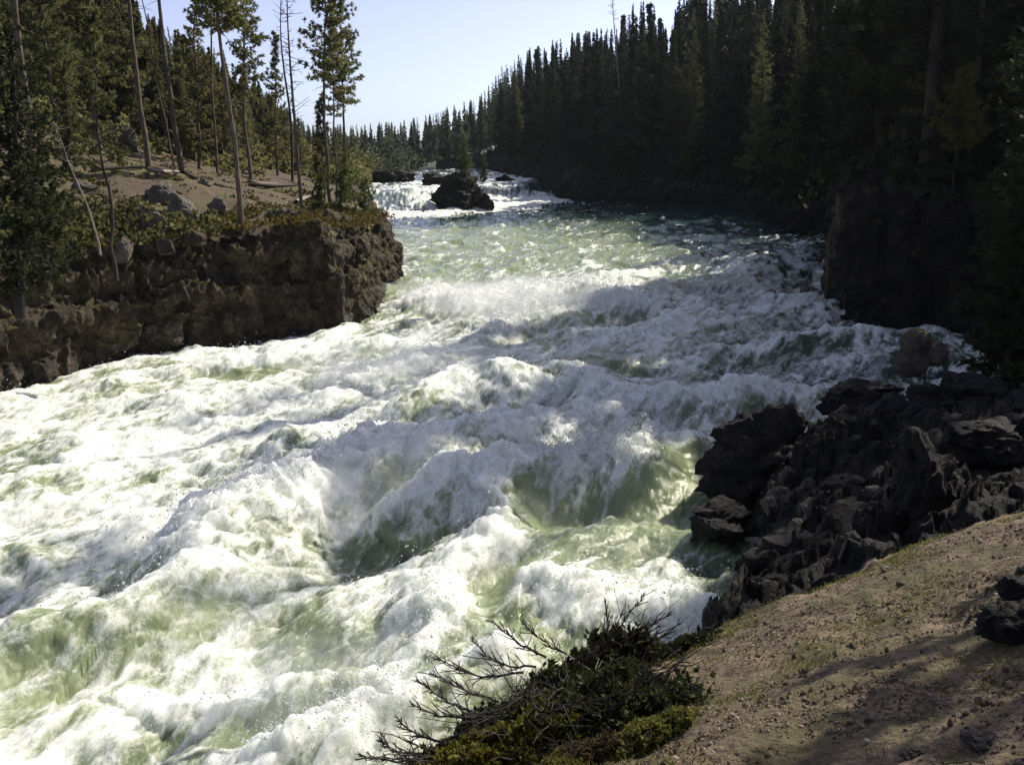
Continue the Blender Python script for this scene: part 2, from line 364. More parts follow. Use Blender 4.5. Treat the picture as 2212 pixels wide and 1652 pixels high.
def river_fields(x, y):
    z = water_level(x, y); base = z.copy()
    foam = 0.62 * (1 - sstep(36, 46, y)) + 0.30 * sstep(36, 46, y) - 0.22 * sstep(52, 60, y)
    foam -= 0.12 * sstep(16, 11, y)
    foam += 0.15 * sstep(0, -6, x) * (1 - sstep(30, 36, y))
    aer = 0.62 * (1 - sstep(60, 80, y)) * (1 - 0.65 * sstep(-1, 6, x - 0.1 * y)) + 0.12
    fy = fall_y(x, y) + 1.6 * fbm(np.stack([x * .3, y * .15, x * 0 + 5], 1), 3); fallm = (np.exp(-((fy - 75.5) / 2.0)**2) + 0.55 * np.exp(-((fy - 79) / 2.5)**2) * sstep(-6, -1, x)) * sstep(8, 5, x) + 0.5 * sstep(84, 88, fy) * sstep(-4, -1, x)
    foam = foam + 1.3 * fallm + 0.35 * sstep(86, 92, y) * 0
    z = z + (0.5 + 0.6 * fbm(np.stack([x * .5, y * .3, x * 0 + 15], 1), 3)) * np.exp(-((fy - 75.8) / 1.8)**2) * sstep(8, 5, x)
    wx = x + 0.9 * perlin(np.stack([x * 0.35, y * 0.35, x * 0 + 3.1], 1)); wy = y + 0.9 * perlin(np.stack([x * 0.35, y * 0.35, x * 0 + 9.1], 1))
    crest = np.zeros_like(x)
    for pts, h, wf, wb, fm in CRESTS:
        poly = np.array([W(a, b, 0.55 * h + (0.55 if b < 640 else 0))[:2] for a, b in pts])
        poly = catmull(poly, len(pts) * 3)
        bb = np.abs(wx - poly[:, 0].mean()) < np.ptp(poly[:, 0]) / 2 + 6
        bb &= np.abs(wy - poly[:, 1].mean()) < np.ptp(poly[:, 1]) / 2 + 6
        idx = np.nonzero(bb)[0]
        if len(idx) == 0: continue
        d, sg, st = polydist(wx[idx], wy[idx], poly)
        near = sg < 0                                             # travel runs left to right: right-hand side is towards the camera
        w = np.where(near, wf, wb); en = np.sin(np.clip(st / (len(poly) - 1), 0.03, 0.97) * math.pi)**0.5
        k = np.exp(-(d / w)**2) * en
        h = h * 0.98; z[idx] += h * k - 0.35 * h * np.exp(-((d - 2.0 * w) / w)**2) * near * en
        crest[idx] = np.maximum(crest[idx], k * fm * h)
        foam[idx] += fm * np.exp(-(d / (0.7 * w))**2) * en - 0.25 * near * np.exp(-((d - 1.5 * w) / w)**2) * en
    pn = 0.75 + 0.9 * fbm(np.stack([wx * 1.1, wy * 0.7, wx * 0 + 12], 1), 3)
    for a, b, rx, ry, fs, as_ in PATCH:
        c = W(a, b, 0.2)[:2]; e = W(a + rx, b, 0.2)[:2] - c; up = W(a, b - ry, 0.2)[:2] - c
        dx, dy = wx - c[0], wy - c[1]
        r = (dx / max(abs(e[0]), .05))**2 + (dy / max(abs(up[1]), .05))**2
        k = np.exp(-r)
        foam += fs * k * pn; aer += as_ * k
    return z, base, foam, aer, crest
def build_river():
    rows = [4.5]
    while rows[-1] < 150: rows.append(rows[-1] + min(max(0.016, rows[-1]**2 / 5700 * 0.62), 1.2))
    ys = np.array(rows); us = np.linspace(-0.74, 0.80, 1150)
    nr, nc = len(ys), len(us)
    Y = np.repeat(ys, nc); X = np.tile(us, nr) * Y
    # flow-aligned coordinates (the river runs from upper right to lower left)
    fx, fy = -0.5, -0.866
    a = X * fx + Y * fy; c = -X * fy + Y * fx
    z, base, foam, aer, crest = river_fields(X, Y)
    calm = sstep(38, 48, Y); right = sstep(0, 10, X - 0.05 * Y)
    T = 1 - 0.62 * calm
    z3 = np.zeros_like(X)
    warp = 0.5 * perlin(np.stack([a * 0.5, c * 0.5, z3 + 5], 1))
    big = fbm(np.stack([a * 0.30 + warp, c * 0.45, z3], 1), 3)
    mid = billow(np.stack([a * 0.75, c * 1.05 + warp, z3 + 20], 1), 3)
    z += T * (0.55 * big + 0.22 * (mid - 0.28)) + calm * (0.22 * big + 0.25 * (mid - .28)) + 0.05 * (billow(np.stack([a * 2.6, c * 3.6 + warp, z3 + 44], 1), 3) - .3)
    fluff = billow(np.stack([a * 1.15 + warp, c * 2.4, z3 + 40], 1), 5, 0.5); streak = fbm(np.stack([a * 0.55 + 0.6 * warp, c * 3.2 + 0.8 * warp, z3 + 140], 1), 4, 0.6)
    fmask = np.clip(foam * 1.1, 0, 1)
    amp = (0.072 * T + 0.025) * (0.25 + 0.75 * fmask) * (1 + 2.4 * np.clip(crest, 0, 1.2))
    fade = 1.0
    z += amp * (2.2 * fluff - 0.6)
    # lace of foam strands
    wq = fbm(np.stack([a * 0.8, c * 0.8, z3 + 60], 1), 3)
    lace = np.abs(perlin(np.stack([a * 0.7 + 1.6 * wq, c * 1.5 + 1.6 * wq, z3 + 70], 1)))
    lace2 = np.abs(perlin(np.stack([a * 1.7 + 1.2 * wq, c * 3.2 - 1.2 * wq, z3 + 80], 1)))
    strands = np.clip(1 - lace / 0.13, 0, 1) * 0.5 + np.clip(1 - lace2 / 0.16, 0, 1) * 0.35
    patchn = fbm(np.stack([a * 0.33, c * 0.5, z3 + 90], 1), 4)
    foam = foam + 0.85 * patchn + strands * (0.60 + 0.15 * calm) + 0.7 * (mid - 0.30) + 0.35 * (fluff - 0.3) + 0.95 * streak
    # dark calm eddy under both walls
    foam = np.clip(foam, -0.2, 1.25); aer = np.clip(aer + 0.35 * big + 0.5 * np.clip(foam, 0, 1) * 0.5, 0, 1)
    V = np.stack([X, Y, z], 1)
    # overhanging froth: push sideways with vector noise where foamy
    s = (amp * 0.5)[:, None]
    V[:, 0:1] += s * perlin(np.stack([X * 3.1, Y * 3.1, z * 3.1], 1))[:, None]
    V[:, 1:2] += s * perlin(np.stack([X * 3.1, Y * 3.1, z * 3.1 + 31], 1))[:, None]
    me = mk_mesh('river', V, grid_faces(nr, nc), M['water'], True, {'foam': foam, 'aerated': aer})
    o = link('river', me); tag(o, kind='structure')
    return V, foam, crest, ys, us
RV, RFOAM, RCREST, RYS, RUS = build_river()

def river_z(x, y):
    i = int(np.clip(np.searchsorted(RYS, y), 0, len(RYS) - 1)); j = int(np.clip(np.searchsorted(RUS, x / y), 0, len(RUS) - 1))
    return RV[i * len(RUS) + j, 2]

def build_spray():
    rng = np.random.default_rng(3)
    Y = RV[:, 1]; X = RV[:, 0]
    w = (np.clip(RCREST, 0, 1.2)**2.0) * (Y < 48) * (RFOAM > 0.7)
    # density per area: grid cells grow with Y^2.. weight by cell area
    w = w * Y**1.6
    w = w * np.where((X < 0.2) & (Y > 12.0) & (Y < 22), 0.06, 0.6) + 0.010 * (RFOAM > 0.85) * (Y < 30) * Y**1.6
    n = 60000
    idx = rng.choice(len(w), n, p=w / w.sum())
    # droplets fly in bursts
    cidx = rng.choice(idx, 900); cen = RV[cidx]
    k = rng.integers(0, 900, n // 3)
    p = RV[idx].copy()
    p[: n // 3] = cen[k] + rng.normal(size=(n // 3, 3)) * np.array([0.28, 0.28, 0.10])
    lift = rng.exponential(1.0, n)
    p[:, 2] += lift * (0.05 + 0.09 * np.clip(RCREST[idx], 0, 1)) 
    p[:, :2] += rng.normal(size=(n, 2)) * 0.05
    d = np.linalg.norm(p - CAM, axis=1)
    r = rng.lognormal(math.log(0.0075), 0.55, n) * (0.75 + d / 40.0)
    r = np.clip(r * 0.68, 0.003, 0.022)
    octv = np.array([[1,0,0],[-1,0,0],[0,1,0],[0,-1,0],[0,0,1],[0,0,-1]], float)
    octf = np.array([[0,2,4],[2,1,4],[1,3,4],[3,0,4],[2,0,5],[1,2,5],[3,1,5],[0,3,5]])
    V = (p[:, None, :] + octv[None] * r[:, None, None] * np.array([1, 1, 1.25])).reshape(-1, 3)
    Fc = (octf[None] + 6 * np.arange(n)[:, None, None]).reshape(-1, 3)
    o = link('spray', mk_mesh('spray', V, Fc, M['drops'], True))
    tag(o, 'white droplets of spray thrown up above the foaming wave crests', 'spray', kind='stuff')
build_spray()

# ------------------------------------------------------------------ banks
def rocky(V, nrm, amp, sc, seed=0):
    A3 = np.array([1.0, 1.0, 0.6]); V0 = V + 0.35 * np.stack([fbm(V * 0.9 + 3, 3), fbm(V * 0.9 + 33, 3), fbm(V * 0.9 + 63, 3)], 1)
    d1, d2, idn = worley(V0 * sc * A3 + seed)
    blk = (_g[idn, 0] * 0.55)                           # block offsets
    crack = np.clip((d2 - d1) / 0.12, 0, 1)
    e1, e2, idn2 = worley(V0 * A3 * sc * 2.7 + seed + 5)
    crack2 = np.clip((e2 - e1) / 0.15, 0, 1)
    f = fbm(V * sc * 0.8 + seed, 5, 0.55)
    rg = 0.5 - np.abs(fbm(V * sc * 1.6 + seed + 9, 5, 0.6)) * 2
    fa = facet(V0 * sc * A3 * 0.8 + 7); fb = facet(V0 * sc * A3 * 2.1 + 27); fc = facet(V0 * sc * A3 * 5.2 + 47)
    disp = amp * (0.62 * fa + 0.42 * fb + 0.24 * fc + 0.9 * f + 0.2 * rg)
    return V + nrm * disp[:, None]
def face_loft(name, shore, tops, prof, inland, mat, nu, nv, amp, sc, sub=None):
    """shore: (m,2), tops (m,), inland dir (m,2); prof: list of (d, hfrac) from below water up and over the edge"""
    S = catmull(shore, nu); T = catmull(np.asarray(tops)[:, None], nu)[:, 0]; I = catmull(inland, nu); I /= np.linalg.norm(I, axis=1)[:, None]
    pr = np.asarray(prof, float); t = np.linspace(0, 1, nv); L = np.concatenate([[0], np.cumsum(np.hypot(np.diff(pr[:, 0]), np.diff(pr[:, 1]) * 3))]); L /= L[-1]
    D = np.interp(t, L, pr[:, 0]); H = np.interp(t, L, pr[:, 1])
    base = water_level(S[:, 0], S[:, 1]); T = T + 0.55 * fbm(np.stack([S[:, 0] * .45, S[:, 1] * .45, S[:, 0] * 0], 1), 3)
    X = S[:, 0][:, None] + I[:, 0][:, None] * D[None]; Y = S[:, 1][:, None] + I[:, 1][:, None] * D[None]
    Z = np.where(H[None] < 0, base[:, None] + H[None] * 4, base[:, None] + (T - base)[:, None] * H[None])
    V = np.stack([X, Y, Z], -1)
    du = np.gradient(V, axis=0); dv = np.gradient(V, axis=1); nn = np.cross(du, dv); nn /= np.linalg.norm(nn, axis=2)[..., None] + 1e-9
    outw = np.concatenate([-I, np.zeros((nu, 1))], 1)
    sgn = np.sign((nn * (outw[:, None, :] + np.array([0, 0, 0.8]))).sum(-1)); nn *= sgn[..., None]
    V = V.reshape(-1, 3); nn = nn.reshape(-1, 3)
    V = rocky(V, nn, amp, sc)
    o = link(name, mk_mesh(name, V, grid_faces(nu, nv), mat, True)); tag(o, kind='structure')
    return V.reshape(nu, nv, 3)

# left bank ----------------------------------------------------------
_l = [W(-420, 960)[:2], W(-200, 905)[:2], W(0, 852)[:2], W(140, 812)[:2], W(280, 778)[:2], W(420, 752)[:2], W(560, 730)[:2], W(680, 716)[:2], W(745, 712)[:2],
      W(775, 692)[:2], W(815, 668)[:2], W(826, 640)[:2]]
tip = _l[-1]
_l += [tip + np.array([0.4, 3.2]), tip + np.array([-1.2, 7]), np.array([-6.5, 52.0]), np.array([-9.5, 66.0]), np.array([-12.5, 84.0]), np.array([-15, 110.0]), np.array([-16, 150.0])]
LSH = np.array(_l)
LTOP = np.array([3.1, 3.1, 3.2, 3.3, 3.4, 3.5, 3.6, 3.7, 3.6, 3.4, 3.2, 3.1, 3.1, 3.1, 3.3, 3.6, 4.2, 4.6, 5.0])
LIN = np.array([(-.7, .7)] * 7 + [(-.75, .65), (-.8, .6), (-.85, .5), (-.97, .2), (-1, .0), (-1, -.1), (-1, 0), (-1, .0), (-1, .0), (-1, 0), (-1, 0), (-1, 0)])
def left_profile(s, x, y, st):
    top = np.interp(st, np.arange(len(LTOP)), LTOP)
    z = top + np.interp(s, [0, 1, 4, 12, 22, 40, 80, 200], [0, 0.15, 0.75, 2.4, 4.4, 11.0, 24, 48])
    z += sstep(-10, -22, x) * sstep(55, 30, y) * 1.2 + sstep(110, 60, y) * sstep(6, 25, s) * 1.5
    return z
def bank_surface(name, shore, prof_fn, side, xr, yr, res, mat, namp=0.3, cut=0.55, warp=None):
    xs = np.arange(xr[0], xr[1], res); ys = np.arange(yr[0], yr[1], res)
    X, Y = np.meshgrid(xs, ys); X = X.ravel(); Y = Y.ravel()
    d, sg, st = polydist(X, Y, shore); s = d * sg * side
    z = prof_fn(s, X, Y, st)
    p = np.stack([X, Y, np.zeros_like(X)], 1)
    z += namp * fbm(p * 0.35, 5) * sstep(0.3, 3, s) + 0.12 * fbm(p * 1.7 + 9, 4)
    z = np.where(s < 1.3, z - (1.3 - s) * 0.55, z)
    z = np.maximum(z, -3.0)
    a = np.arange(len(xs) * len(ys)).reshape(len(ys), len(xs))
    keep = (s > cut)
    F = grid_faces(len(ys), len(xs)); F = F[keep[F].all(1)]
    used = np.unique(F); mp = np.full(len(X), -1); mp[used] = np.arange(len(used))
    o = link(name, mk_mesh(name, np.stack([X, Y, z], 1)[used], mp[F], mat, True)); tag(o, kind='structure')
def left_z(x, y):
    x = np.atleast_1d(np.asarray(x, float)); y = np.atleast_1d(np.asarray(y, float))
    d, sg, st = polydist(x, y, LSH); s = d * sg
    z = left_profile(s, x, y, st); p = np.stack([x, y, np.zeros_like(x)], 1)
    return z + 0.45 * fbm(p * 0.35, 5) * sstep(0.3, 3, s) + 0.12 * fbm(p * 1.7 + 9, 4)
LPROF = [(-0.5, -0.3), (0.0, 0.0), (0.1, 0.3), (0.0, 0.50), (0.40, 0.58), (0.42, 0.78), (0.85, 0.88), (0.95, 1.0), (1.7, 1.05), (2.3, 0.98)]
LCL = face_loft('left_cliff', LSH, LTOP, LPROF, LIN, M['cliff'], 900, 170, 0.42, 0.75)
bank_surface('left_bank', LSH, left_profile, 1, (-60, 2), (12, 112), 0.30, M['duff'], 0.45)

# right bank ---------------------------------------------------------
_r = [np.array([60.0, 20.0]), np.array([34.0, 23.0]), W(2330, 735)[:2], W(2180, 722)[:2], W(2050, 712)[:2], W(1960, 704)[:2], W(1870, 690)[:2], W(1815, 668)[:2], W(1795, 640)[:2], W(1800, 590, .3)[:2], W(1797, 530, .7)[:2],
      W(1740, 512, .8)[:2], W(1690, 490, .8)[:2], W(1640, 470, .8)[:2], W(1560, 450, .8)[:2], W(1440, 442, .8)[:2], W(1330, 438, .8)[:2], W(1200, 434, .8)[:2], np.array([2.0, 112.0])]
_r += [np.array([-1.0, 130.0]), np.array([-8.0, 175.0]), np.array([-16.0, 230.0])]
RSH = np.array(_r)
RTOP = np.array([4.5, 4.2, 3.5, 3.5, 3.6, 4.0, 4.4, 4.6, 4.4, 4.0, 3.6, 2.6, 2.2, 2.2, 2.2, 2.4, 2.6, 3.0, 4.5, 4.8, 5, 5])
_t = np.gradient(RSH, axis=0); RIN = np.stack([_t[:, 1], -_t[:, 0]], 1); RIN /= np.linalg.norm(RIN, axis=1)[:, None]
RIN[7:11] = np.array([(0.97, 0.25), (1, 0.05), (1, 0.0), (0.95, .3)])
def right_profile(s, x, y, st):
    top = np.interp(st, np.arange(len(RTOP)), RTOP)
    z = top + np.interp(s, [0, 1, 4, 10, 20, 40, 80, 200], [0, 0.2, 1.0, 2.8, 6, 12, 24, 50]) * (0.45 + 0.55 * sstep(150, 60, y))
    return z
def right_z(x, y):
    x = np.atleast_1d(np.asarray(x, float)); y = np.atleast_1d(np.asarray(y, float))
    d, sg, st = polydist(x, y, RSH); s = -d * sg
    p = np.stack([x, y, np.zeros_like(x)], 1)
    return right_profile(s, x, y, st) + 0.8 * fbm(p * 0.35, 5) * sstep(0.3, 3, s)
RPROF = [(-0.5, -0.3), (0.0, 0.0), (0.1, 0.35), (0.25, 0.6), (0.35, 0.85), (0.8, 1.0), (1.4, 1.06), (2.3, 1.08)]
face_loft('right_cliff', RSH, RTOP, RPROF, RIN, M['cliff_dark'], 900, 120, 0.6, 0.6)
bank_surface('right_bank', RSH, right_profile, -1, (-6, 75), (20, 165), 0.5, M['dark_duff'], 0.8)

# foreground bank (two terraces) -------------------------------------
E1 = [W(380, 2200, 3.6), W(640, 1840, 3.5), W(800, 1690, 3.4), W(950, 1600, 3.3), W(1100, 1500, 3.15), W(1230, 1420, 3.0), W(1400, 1385, 2.85), W(1530, 1345, 2.7), W(1640, 1290, 2.6), W(1850, 1245, 2.75),
      W(1960, 1165, 2.9), W(2090, 1100, 3.1), W(2230, 1065, 3.3), W(2500, 1010, 3.7), W(3200, 950, 4.2)]
E1 = np.array([p[:2] for p in E1])
E2 = [np.append(e + [-0.75, 0.45], 0) for e in E1[:6]] + [W(1500, 1420, 0), W(1625, 1290, 0), W(1630, 1180, 0), W(1620, 1080, 0), W(1700, 985, .3), W(1770, 900, .9), W(1800, 872, 1.1), W(1945, 860, 1.1), W(1975, 808, 1.3), W(2050, 795, 1.5), W(2120, 785, 1.7), W(2280, 760, 1.8), W(2600, 755, 1.8), W(3400, 760, 1.8)]
E2 = np.array([p[:2] for p in E2])
_cp = np.array([W(a, b, z) for a, b, z in [(1110,1560,3.35),(1300,1440,3.1),(1500,1380,2.95),(1620,1310,2.7),(1800,1270,2.85),(1930,1190,2.95),(2212,1100,3.45),(1400,1500,3.4),(1700,1500,3.6),
        (2000,1350,3.6),(2212,1300,3.85),(2212,1652,4.35),(1800,1652,4.2),(1400,1652,4.0),(1000,1652,3.5),(860,1700,3.4),(2800,1200,4.6),(2800,1652,5.0)]])
_A = np.stack([np.ones(len(_cp)), _cp[:, 0], _cp[:, 1], _cp[:, 0] * _cp[:, 1]], 1)
_co = np.linalg.lstsq(_A, _cp[:, 2], rcond=None)[0]
def fore_raw(x, y):
    d1, s1, _ = polydist(x, y, E1); s1 = -d1 * s1
    zi = _co[0] + _co[1] * x + _co[2] * y + _co[3] * x * y
    zi = np.clip(zi, 2.2, 5.5)
    za = zi - 0.10 * sstep(0.5, 0, s1) + np.interp(-s1, [0, 0.3, 0.8, 1.6, 4], [0, -0.18, -1.1, -3.2, -9])
    d2, s2, _ = polydist(x, y, E2); s2 = -d2 * s2
    zb = np.interp(s2, [-2, 0, 0.25, 0.8, 2.0, 4, 8], [-2.5, -0.1, 0.7, 1.1, 1.5, 2.0, 2.9])
    return za, zb, s1, s2
def fore_z(x, y):
    x = np.atleast_1d(np.asarray(x, float)); y = np.atleast_1d(np.asarray(y, float))
    za, zb, s1, s2 = fore_raw(x, y); p = np.stack([x, y, np.zeros_like(x)], 1)
    z = np.maximum(za, zb)
    n = 0.15 * fbm(p * 1.1 + 4, 4) + 0.035 * fbm(p * 5, 3)
    return z + n
def build_fore():
    xs = np.concatenate([np.arange(-2.2, 6.0, 0.022), np.arange(6.0, 14, 0.10)]); ys = np.concatenate([np.arange(-3, 1.6, 0.12), np.arange(1.6, 9, 0.022), np.arange(9, 19.5, 0.045), np.arange(19.5, 27, 0.2)])
    X, Y = np.meshgrid(xs, ys); X = X.ravel(); Y = Y.ravel()
    za, zb, s1, s2 = fore_raw(X, Y); z = fore_z(X, Y)
    V = np.stack([X, Y, z], 1)
    rockm = np.clip((np.where(za > zb, sstep(0.05, -0.25, s1), 1.0)), 0, 1)
    d1, d2, idn = worley(V * 1.3 + 3); e1, e2, idn2 = worley(V * 3.3 + 3)
    V[:, 2] += rockm * (0.26 * facet(V * [1.3, 1.3, 2.0]) + 0.14 * facet(V * [3.1, 3.1, 4.5] + 8) + 0.05 * facet(V * 8.0) + 0.16 * fbm(V * 1.2, 6, 0.65))
    V[:, 0] += rockm * 0.12 * fbm(V * 2.0 + 50, 3); V[:, 1] += rockm * 0.12 * fbm(V * 2.0 + 80, 3)
    pebb = fbm(V * 14, 3) * 0.014 + 0.018 * np.clip(fbm(V * 5 + 20, 3), 0, 1); V[:, 2] += pebb * (1 - rockm)
    F = grid_faces(len(ys), len(xs)); keep = (z > -1.6)
    F = F[keep[F].all(1)]
    used = np.unique(F); mp = np.full(len(X), -1); mp[used] = np.arange(len(used))
    isrock = rockm[F].mean(1) > 0.5
    me = mk_mesh('foreground_bank', V[used], mp[F], M['soil'], True)
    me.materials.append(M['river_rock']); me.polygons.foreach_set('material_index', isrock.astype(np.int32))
    o = link('foreground_bank', me); tag(o, kind='structure')
build_fore()

# base ground to the horizon and far hills ---------------------------
def build_far():
    rr = np.concatenate([np.linspace(0, 200, 60), np.geomspace(205, 1600, 40)]); th = np.linspace(0, 2 * math.pi, 181)
    R_, T_ = np.meshgrid(rr, th, indexing='ij'); X = (R_ * np.sin(T_)).ravel(); Y = (R_ * np.cos(T_)).ravel()
    z = np.full_like(X, -3.5); r = np.hypot(X, Y)
    z += sstep(150, 260, r) * 6 + sstep(250, 900, r) * 5
    z += 5 * fbm(np.stack([X * .01, Y * .01, X * 0], 1), 3) * sstep(240, 500, r)
    o = link('ground', mk_mesh('ground', np.stack([X, Y, z], 1), grid_faces(len(rr), len(th)), M['hill'])); tag(o, kind='structure')
build_far()

# ------------------------------------------------------------------ conifers
def tubes(segs, sides=6):
    """segs: list of (pts (n,3), radii (n,)) -> verts, quads"""
    Vs, Fs, off = [], [], 0
    for pts, rads in segs:
        pts = np.asarray(pts, float); n = len(pts); t = np.gradient(pts, axis=0); t /= np.linalg.norm(t, axis=1)[:, None] + 1e-9
        ref = np.array([0.31, 0.95, 0.05]) if abs(t[0, 2]) > 0.7 else np.array([0.05, 0.1, 1.0])
        u = np.cross(t, ref); u /= np.linalg.norm(u, axis=1)[:, None] + 1e-9; w = np.cross(t, u)
        a = np.arange(sides) / sides * 2 * math.pi
        V = pts[:, None] + (u[:, None] * np.cos(a)[None, :, None] + w[:, None] * np.sin(a)[None, :, None]) * np.asarray(rads)[:, None, None]
        i = np.arange(n * sides).reshape(n, sides); j = np.roll(i, -1, axis=1)
        Fq = np.stack([i[:-1], j[:-1], j[1:], i[1:]], -1).reshape(-1, 4)
        Vs.append(V.reshape(-1, 3)); Fs.append(Fq + off); off += n * sides
    return np.concatenate(Vs), np.concatenate(Fs)
def tufts(cen, dirs, rng, size, k=6, wid=0.22, spread=1.0, tone=None):
    """needle tufts: k narrow triangles radiating from each centre"""
    n = len(cen); d = dirs[:, None, :] + rng.normal(size=(n, k, 3)) * spread; d /= np.linalg.norm(d, axis=2)[..., None] + 1e-9
    s = size[:, None, None] * rng.uniform(0.6, 1.25, (n, k, 1))
    side = np.cross(d, rng.normal(size=(n, k, 3))); side /= np.linalg.norm(side, axis=2)[..., None] + 1e-9
    c = cen[:, None, :] - d * s * 0.15
    tipp = c + d * s; mid = c + d * s * 0.45
    V = np.stack([c, mid + side * s * wid, tipp, mid - side * s * wid], 2).reshape(-1, 3)
    F = np.arange(n * k * 4).reshape(-1, 4)
    tn = (rng.uniform(0, 1, n) if tone is None else tone)[:, None] * 0.75 + rng.uniform(0, 0.25, (n, k))
    return V, F, np.repeat(tn.ravel(), 4)
def trunk_curve(rng, H, bend, n=14, lean=(0, 0)):
    t = np.linspace(0, 1, n)
    w = np.cumsum(rng.normal(size=(n, 2)) * bend, axis=0) * t[:, None]; w -= w[0]
    return np.stack([w[:, 0] + lean[0] * t, w[:, 1] + lean[1] * t, t * H], 1)
def conifer(seed, H, R, r0, base=0.1, kind='spruce', dens=1.0, mats=('bark', 'needle'), lean=(0, 0), bend=0.03, tuft=0.30, name='pine_tree', deadlow=True, curve=None, droop=None, k=6):
    rng = np.random.default_rng(seed)
    cv = trunk_curve(rng, H, bend, lean=lean) if curve is None else np.asarray(curve, float)
    zt = np.linspace(0, 1, len(cv)); at = lambda t: np.stack([np.interp(t, zt, cv[:, i]) for i in range(3)], -1)
    segs = [(np.vstack([cv[0] - [0, 0, 0.5], cv]), np.concatenate([[r0 * 1.35], r0 * np.concatenate([[1.12], (1 - 0.93 * zt[1:])])]))]
    wood = []
    C_, D_, S_, T_ = [], [], [], []
    nb = int(H * (9 if kind == 'spruce' else 5.2) * dens)
    for b in range(nb):
        t = base + (1 - base) * (b + rng.uniform()) / nb
        q = (t - base) / (1 - base)
        if kind == 'spruce': L = R * ((1 - q)**0.8 * (0.75 + 0.25 * math.sin(b * 0.37 + seed)) * (1 if q > .08 else 0.7)) * rng.uniform(0.5, 1.3) + 0.04
        else: L = R * (math.sin(min(q * 1.2 + 0.12, 1) * math.pi)**0.5 * (0.35 + 0.65 * (1 - q))) * rng.uniform(0.4, 1.2) + 0.15
        az = rng.uniform(0, 2 * math.pi)
        if kind != 'spruce': az += 0.0
        dz = (-0.30 if droop is None else droop) + 0.65 * q + rng.normal() * 0.12
        if kind == 'pine': dz = 0.05 + 0.45 * q + rng.normal() * 0.2
        p0 = at(t); d = np.array([math.cos(az), math.sin(az), dz]); 
        n = max(3, int(L / (0.17 if kind == 'spruce' else 0.16)))
        s = np.linspace(0.12 if kind == 'spruce' else 0.35, 1, n)
        curve_up = 0.22 * L * s**2
        pts = p0 + d[None] * (s * L)[:, None] + np.stack([0 * s, 0 * s, curve_up], 1) + rng.normal(size=(n, 3)) * 0.05
        lat = np.array([-math.sin(az), math.cos(az), 0])
        wd = L * 0.22 * np.sin(np.clip(s, 0, 1) * math.pi * 0.85)
        for sgn in ((-1, 0, 1) if kind == 'spruce' else (-1, 0, 1, 0)):
            q_ = pts + lat * (sgn * wd * rng.uniform(0.5, 1.2, n))[:, None]
            if sgn: q_[:, 2] -= 0.06
            keep = rng.uniform(size=n) < (0.85 if kind == 'spruce' else 0.78)
            C_.append(q_[keep]); D_.append(np.repeat((d + sgn * lat * 0.8)[None], keep.sum(), 0)); 
            S_.append(np.full(keep.sum(), tuft * (0.8 + 0.3 * rng.uniform()) * (1 if kind != 'spruce' else 0.28 + 0.72 * min(1, 2.2 * (1 - t))))); T_.append(np.clip(rng.uniform(0.1, 0.9) + rng.normal(size=keep.sum()) * 0.15, 0, 1))
        if kind == 'pine' or b % 3 == 0:
            wood.append((np.stack([p0, p0 + d * L * 0.5 + [0, 0, 0.05 * L], p0 + d * L * 0.9 + [0, 0, 0.18 * L]]), np.array([0.022, 0.014, 0.005]) * (0.6 + L * 0.5)))
    if deadlow:
        for b in range(int(H * base * 3.0)):
            t = rng.uniform(0.12 * base, base * 1.1); az = rng.uniform(0, 2 * math.pi); L = rng.uniform(0.2, 0.9) * min(R, 1.3)
            p0 = at(t); d = np.array([math.cos(az), math.sin(az), rng.uniform(-0.4, 0.1)])
            wood.append((np.stack([p0, p0 + d * L * 0.5, p0 + d * L + [0, 0, -0.1 * L]]), np.array([0.016, 0.010, 0.004])))
    tv, tf = tubes(segs, 8); wv, wf = tubes(wood, 3)
    root = link(name, None)
    trunk = link('trunk', mk_mesh('trunk', np.vstack([tv, wv]), np.vstack([tf, wf + len(tv)]), M[mats[0]]), root)
    cen = np.concatenate(C_); V, Fc, tn = tufts(cen, np.concatenate(D_), rng, np.concatenate(S_), k + (3 if R < 1.65 and name != 'x' and H < 17.5 else 0), 0.13 if kind == 'spruce' else 0.11, 0.8 if kind == 'spruce' else 1.0, np.concatenate(T_))
    crown = link('crown', mk_mesh('crown', V, Fc, M[mats[1]], False, {'tone': tn}), root)
    return root

rng = np.random.default_rng(11)
def _proj_old(p):
    q = RMN.T @ (np.asarray(p) - CAM); return 1106 + q[0] / -q[2] * F2, 826 - q[1] / -q[2] * F2

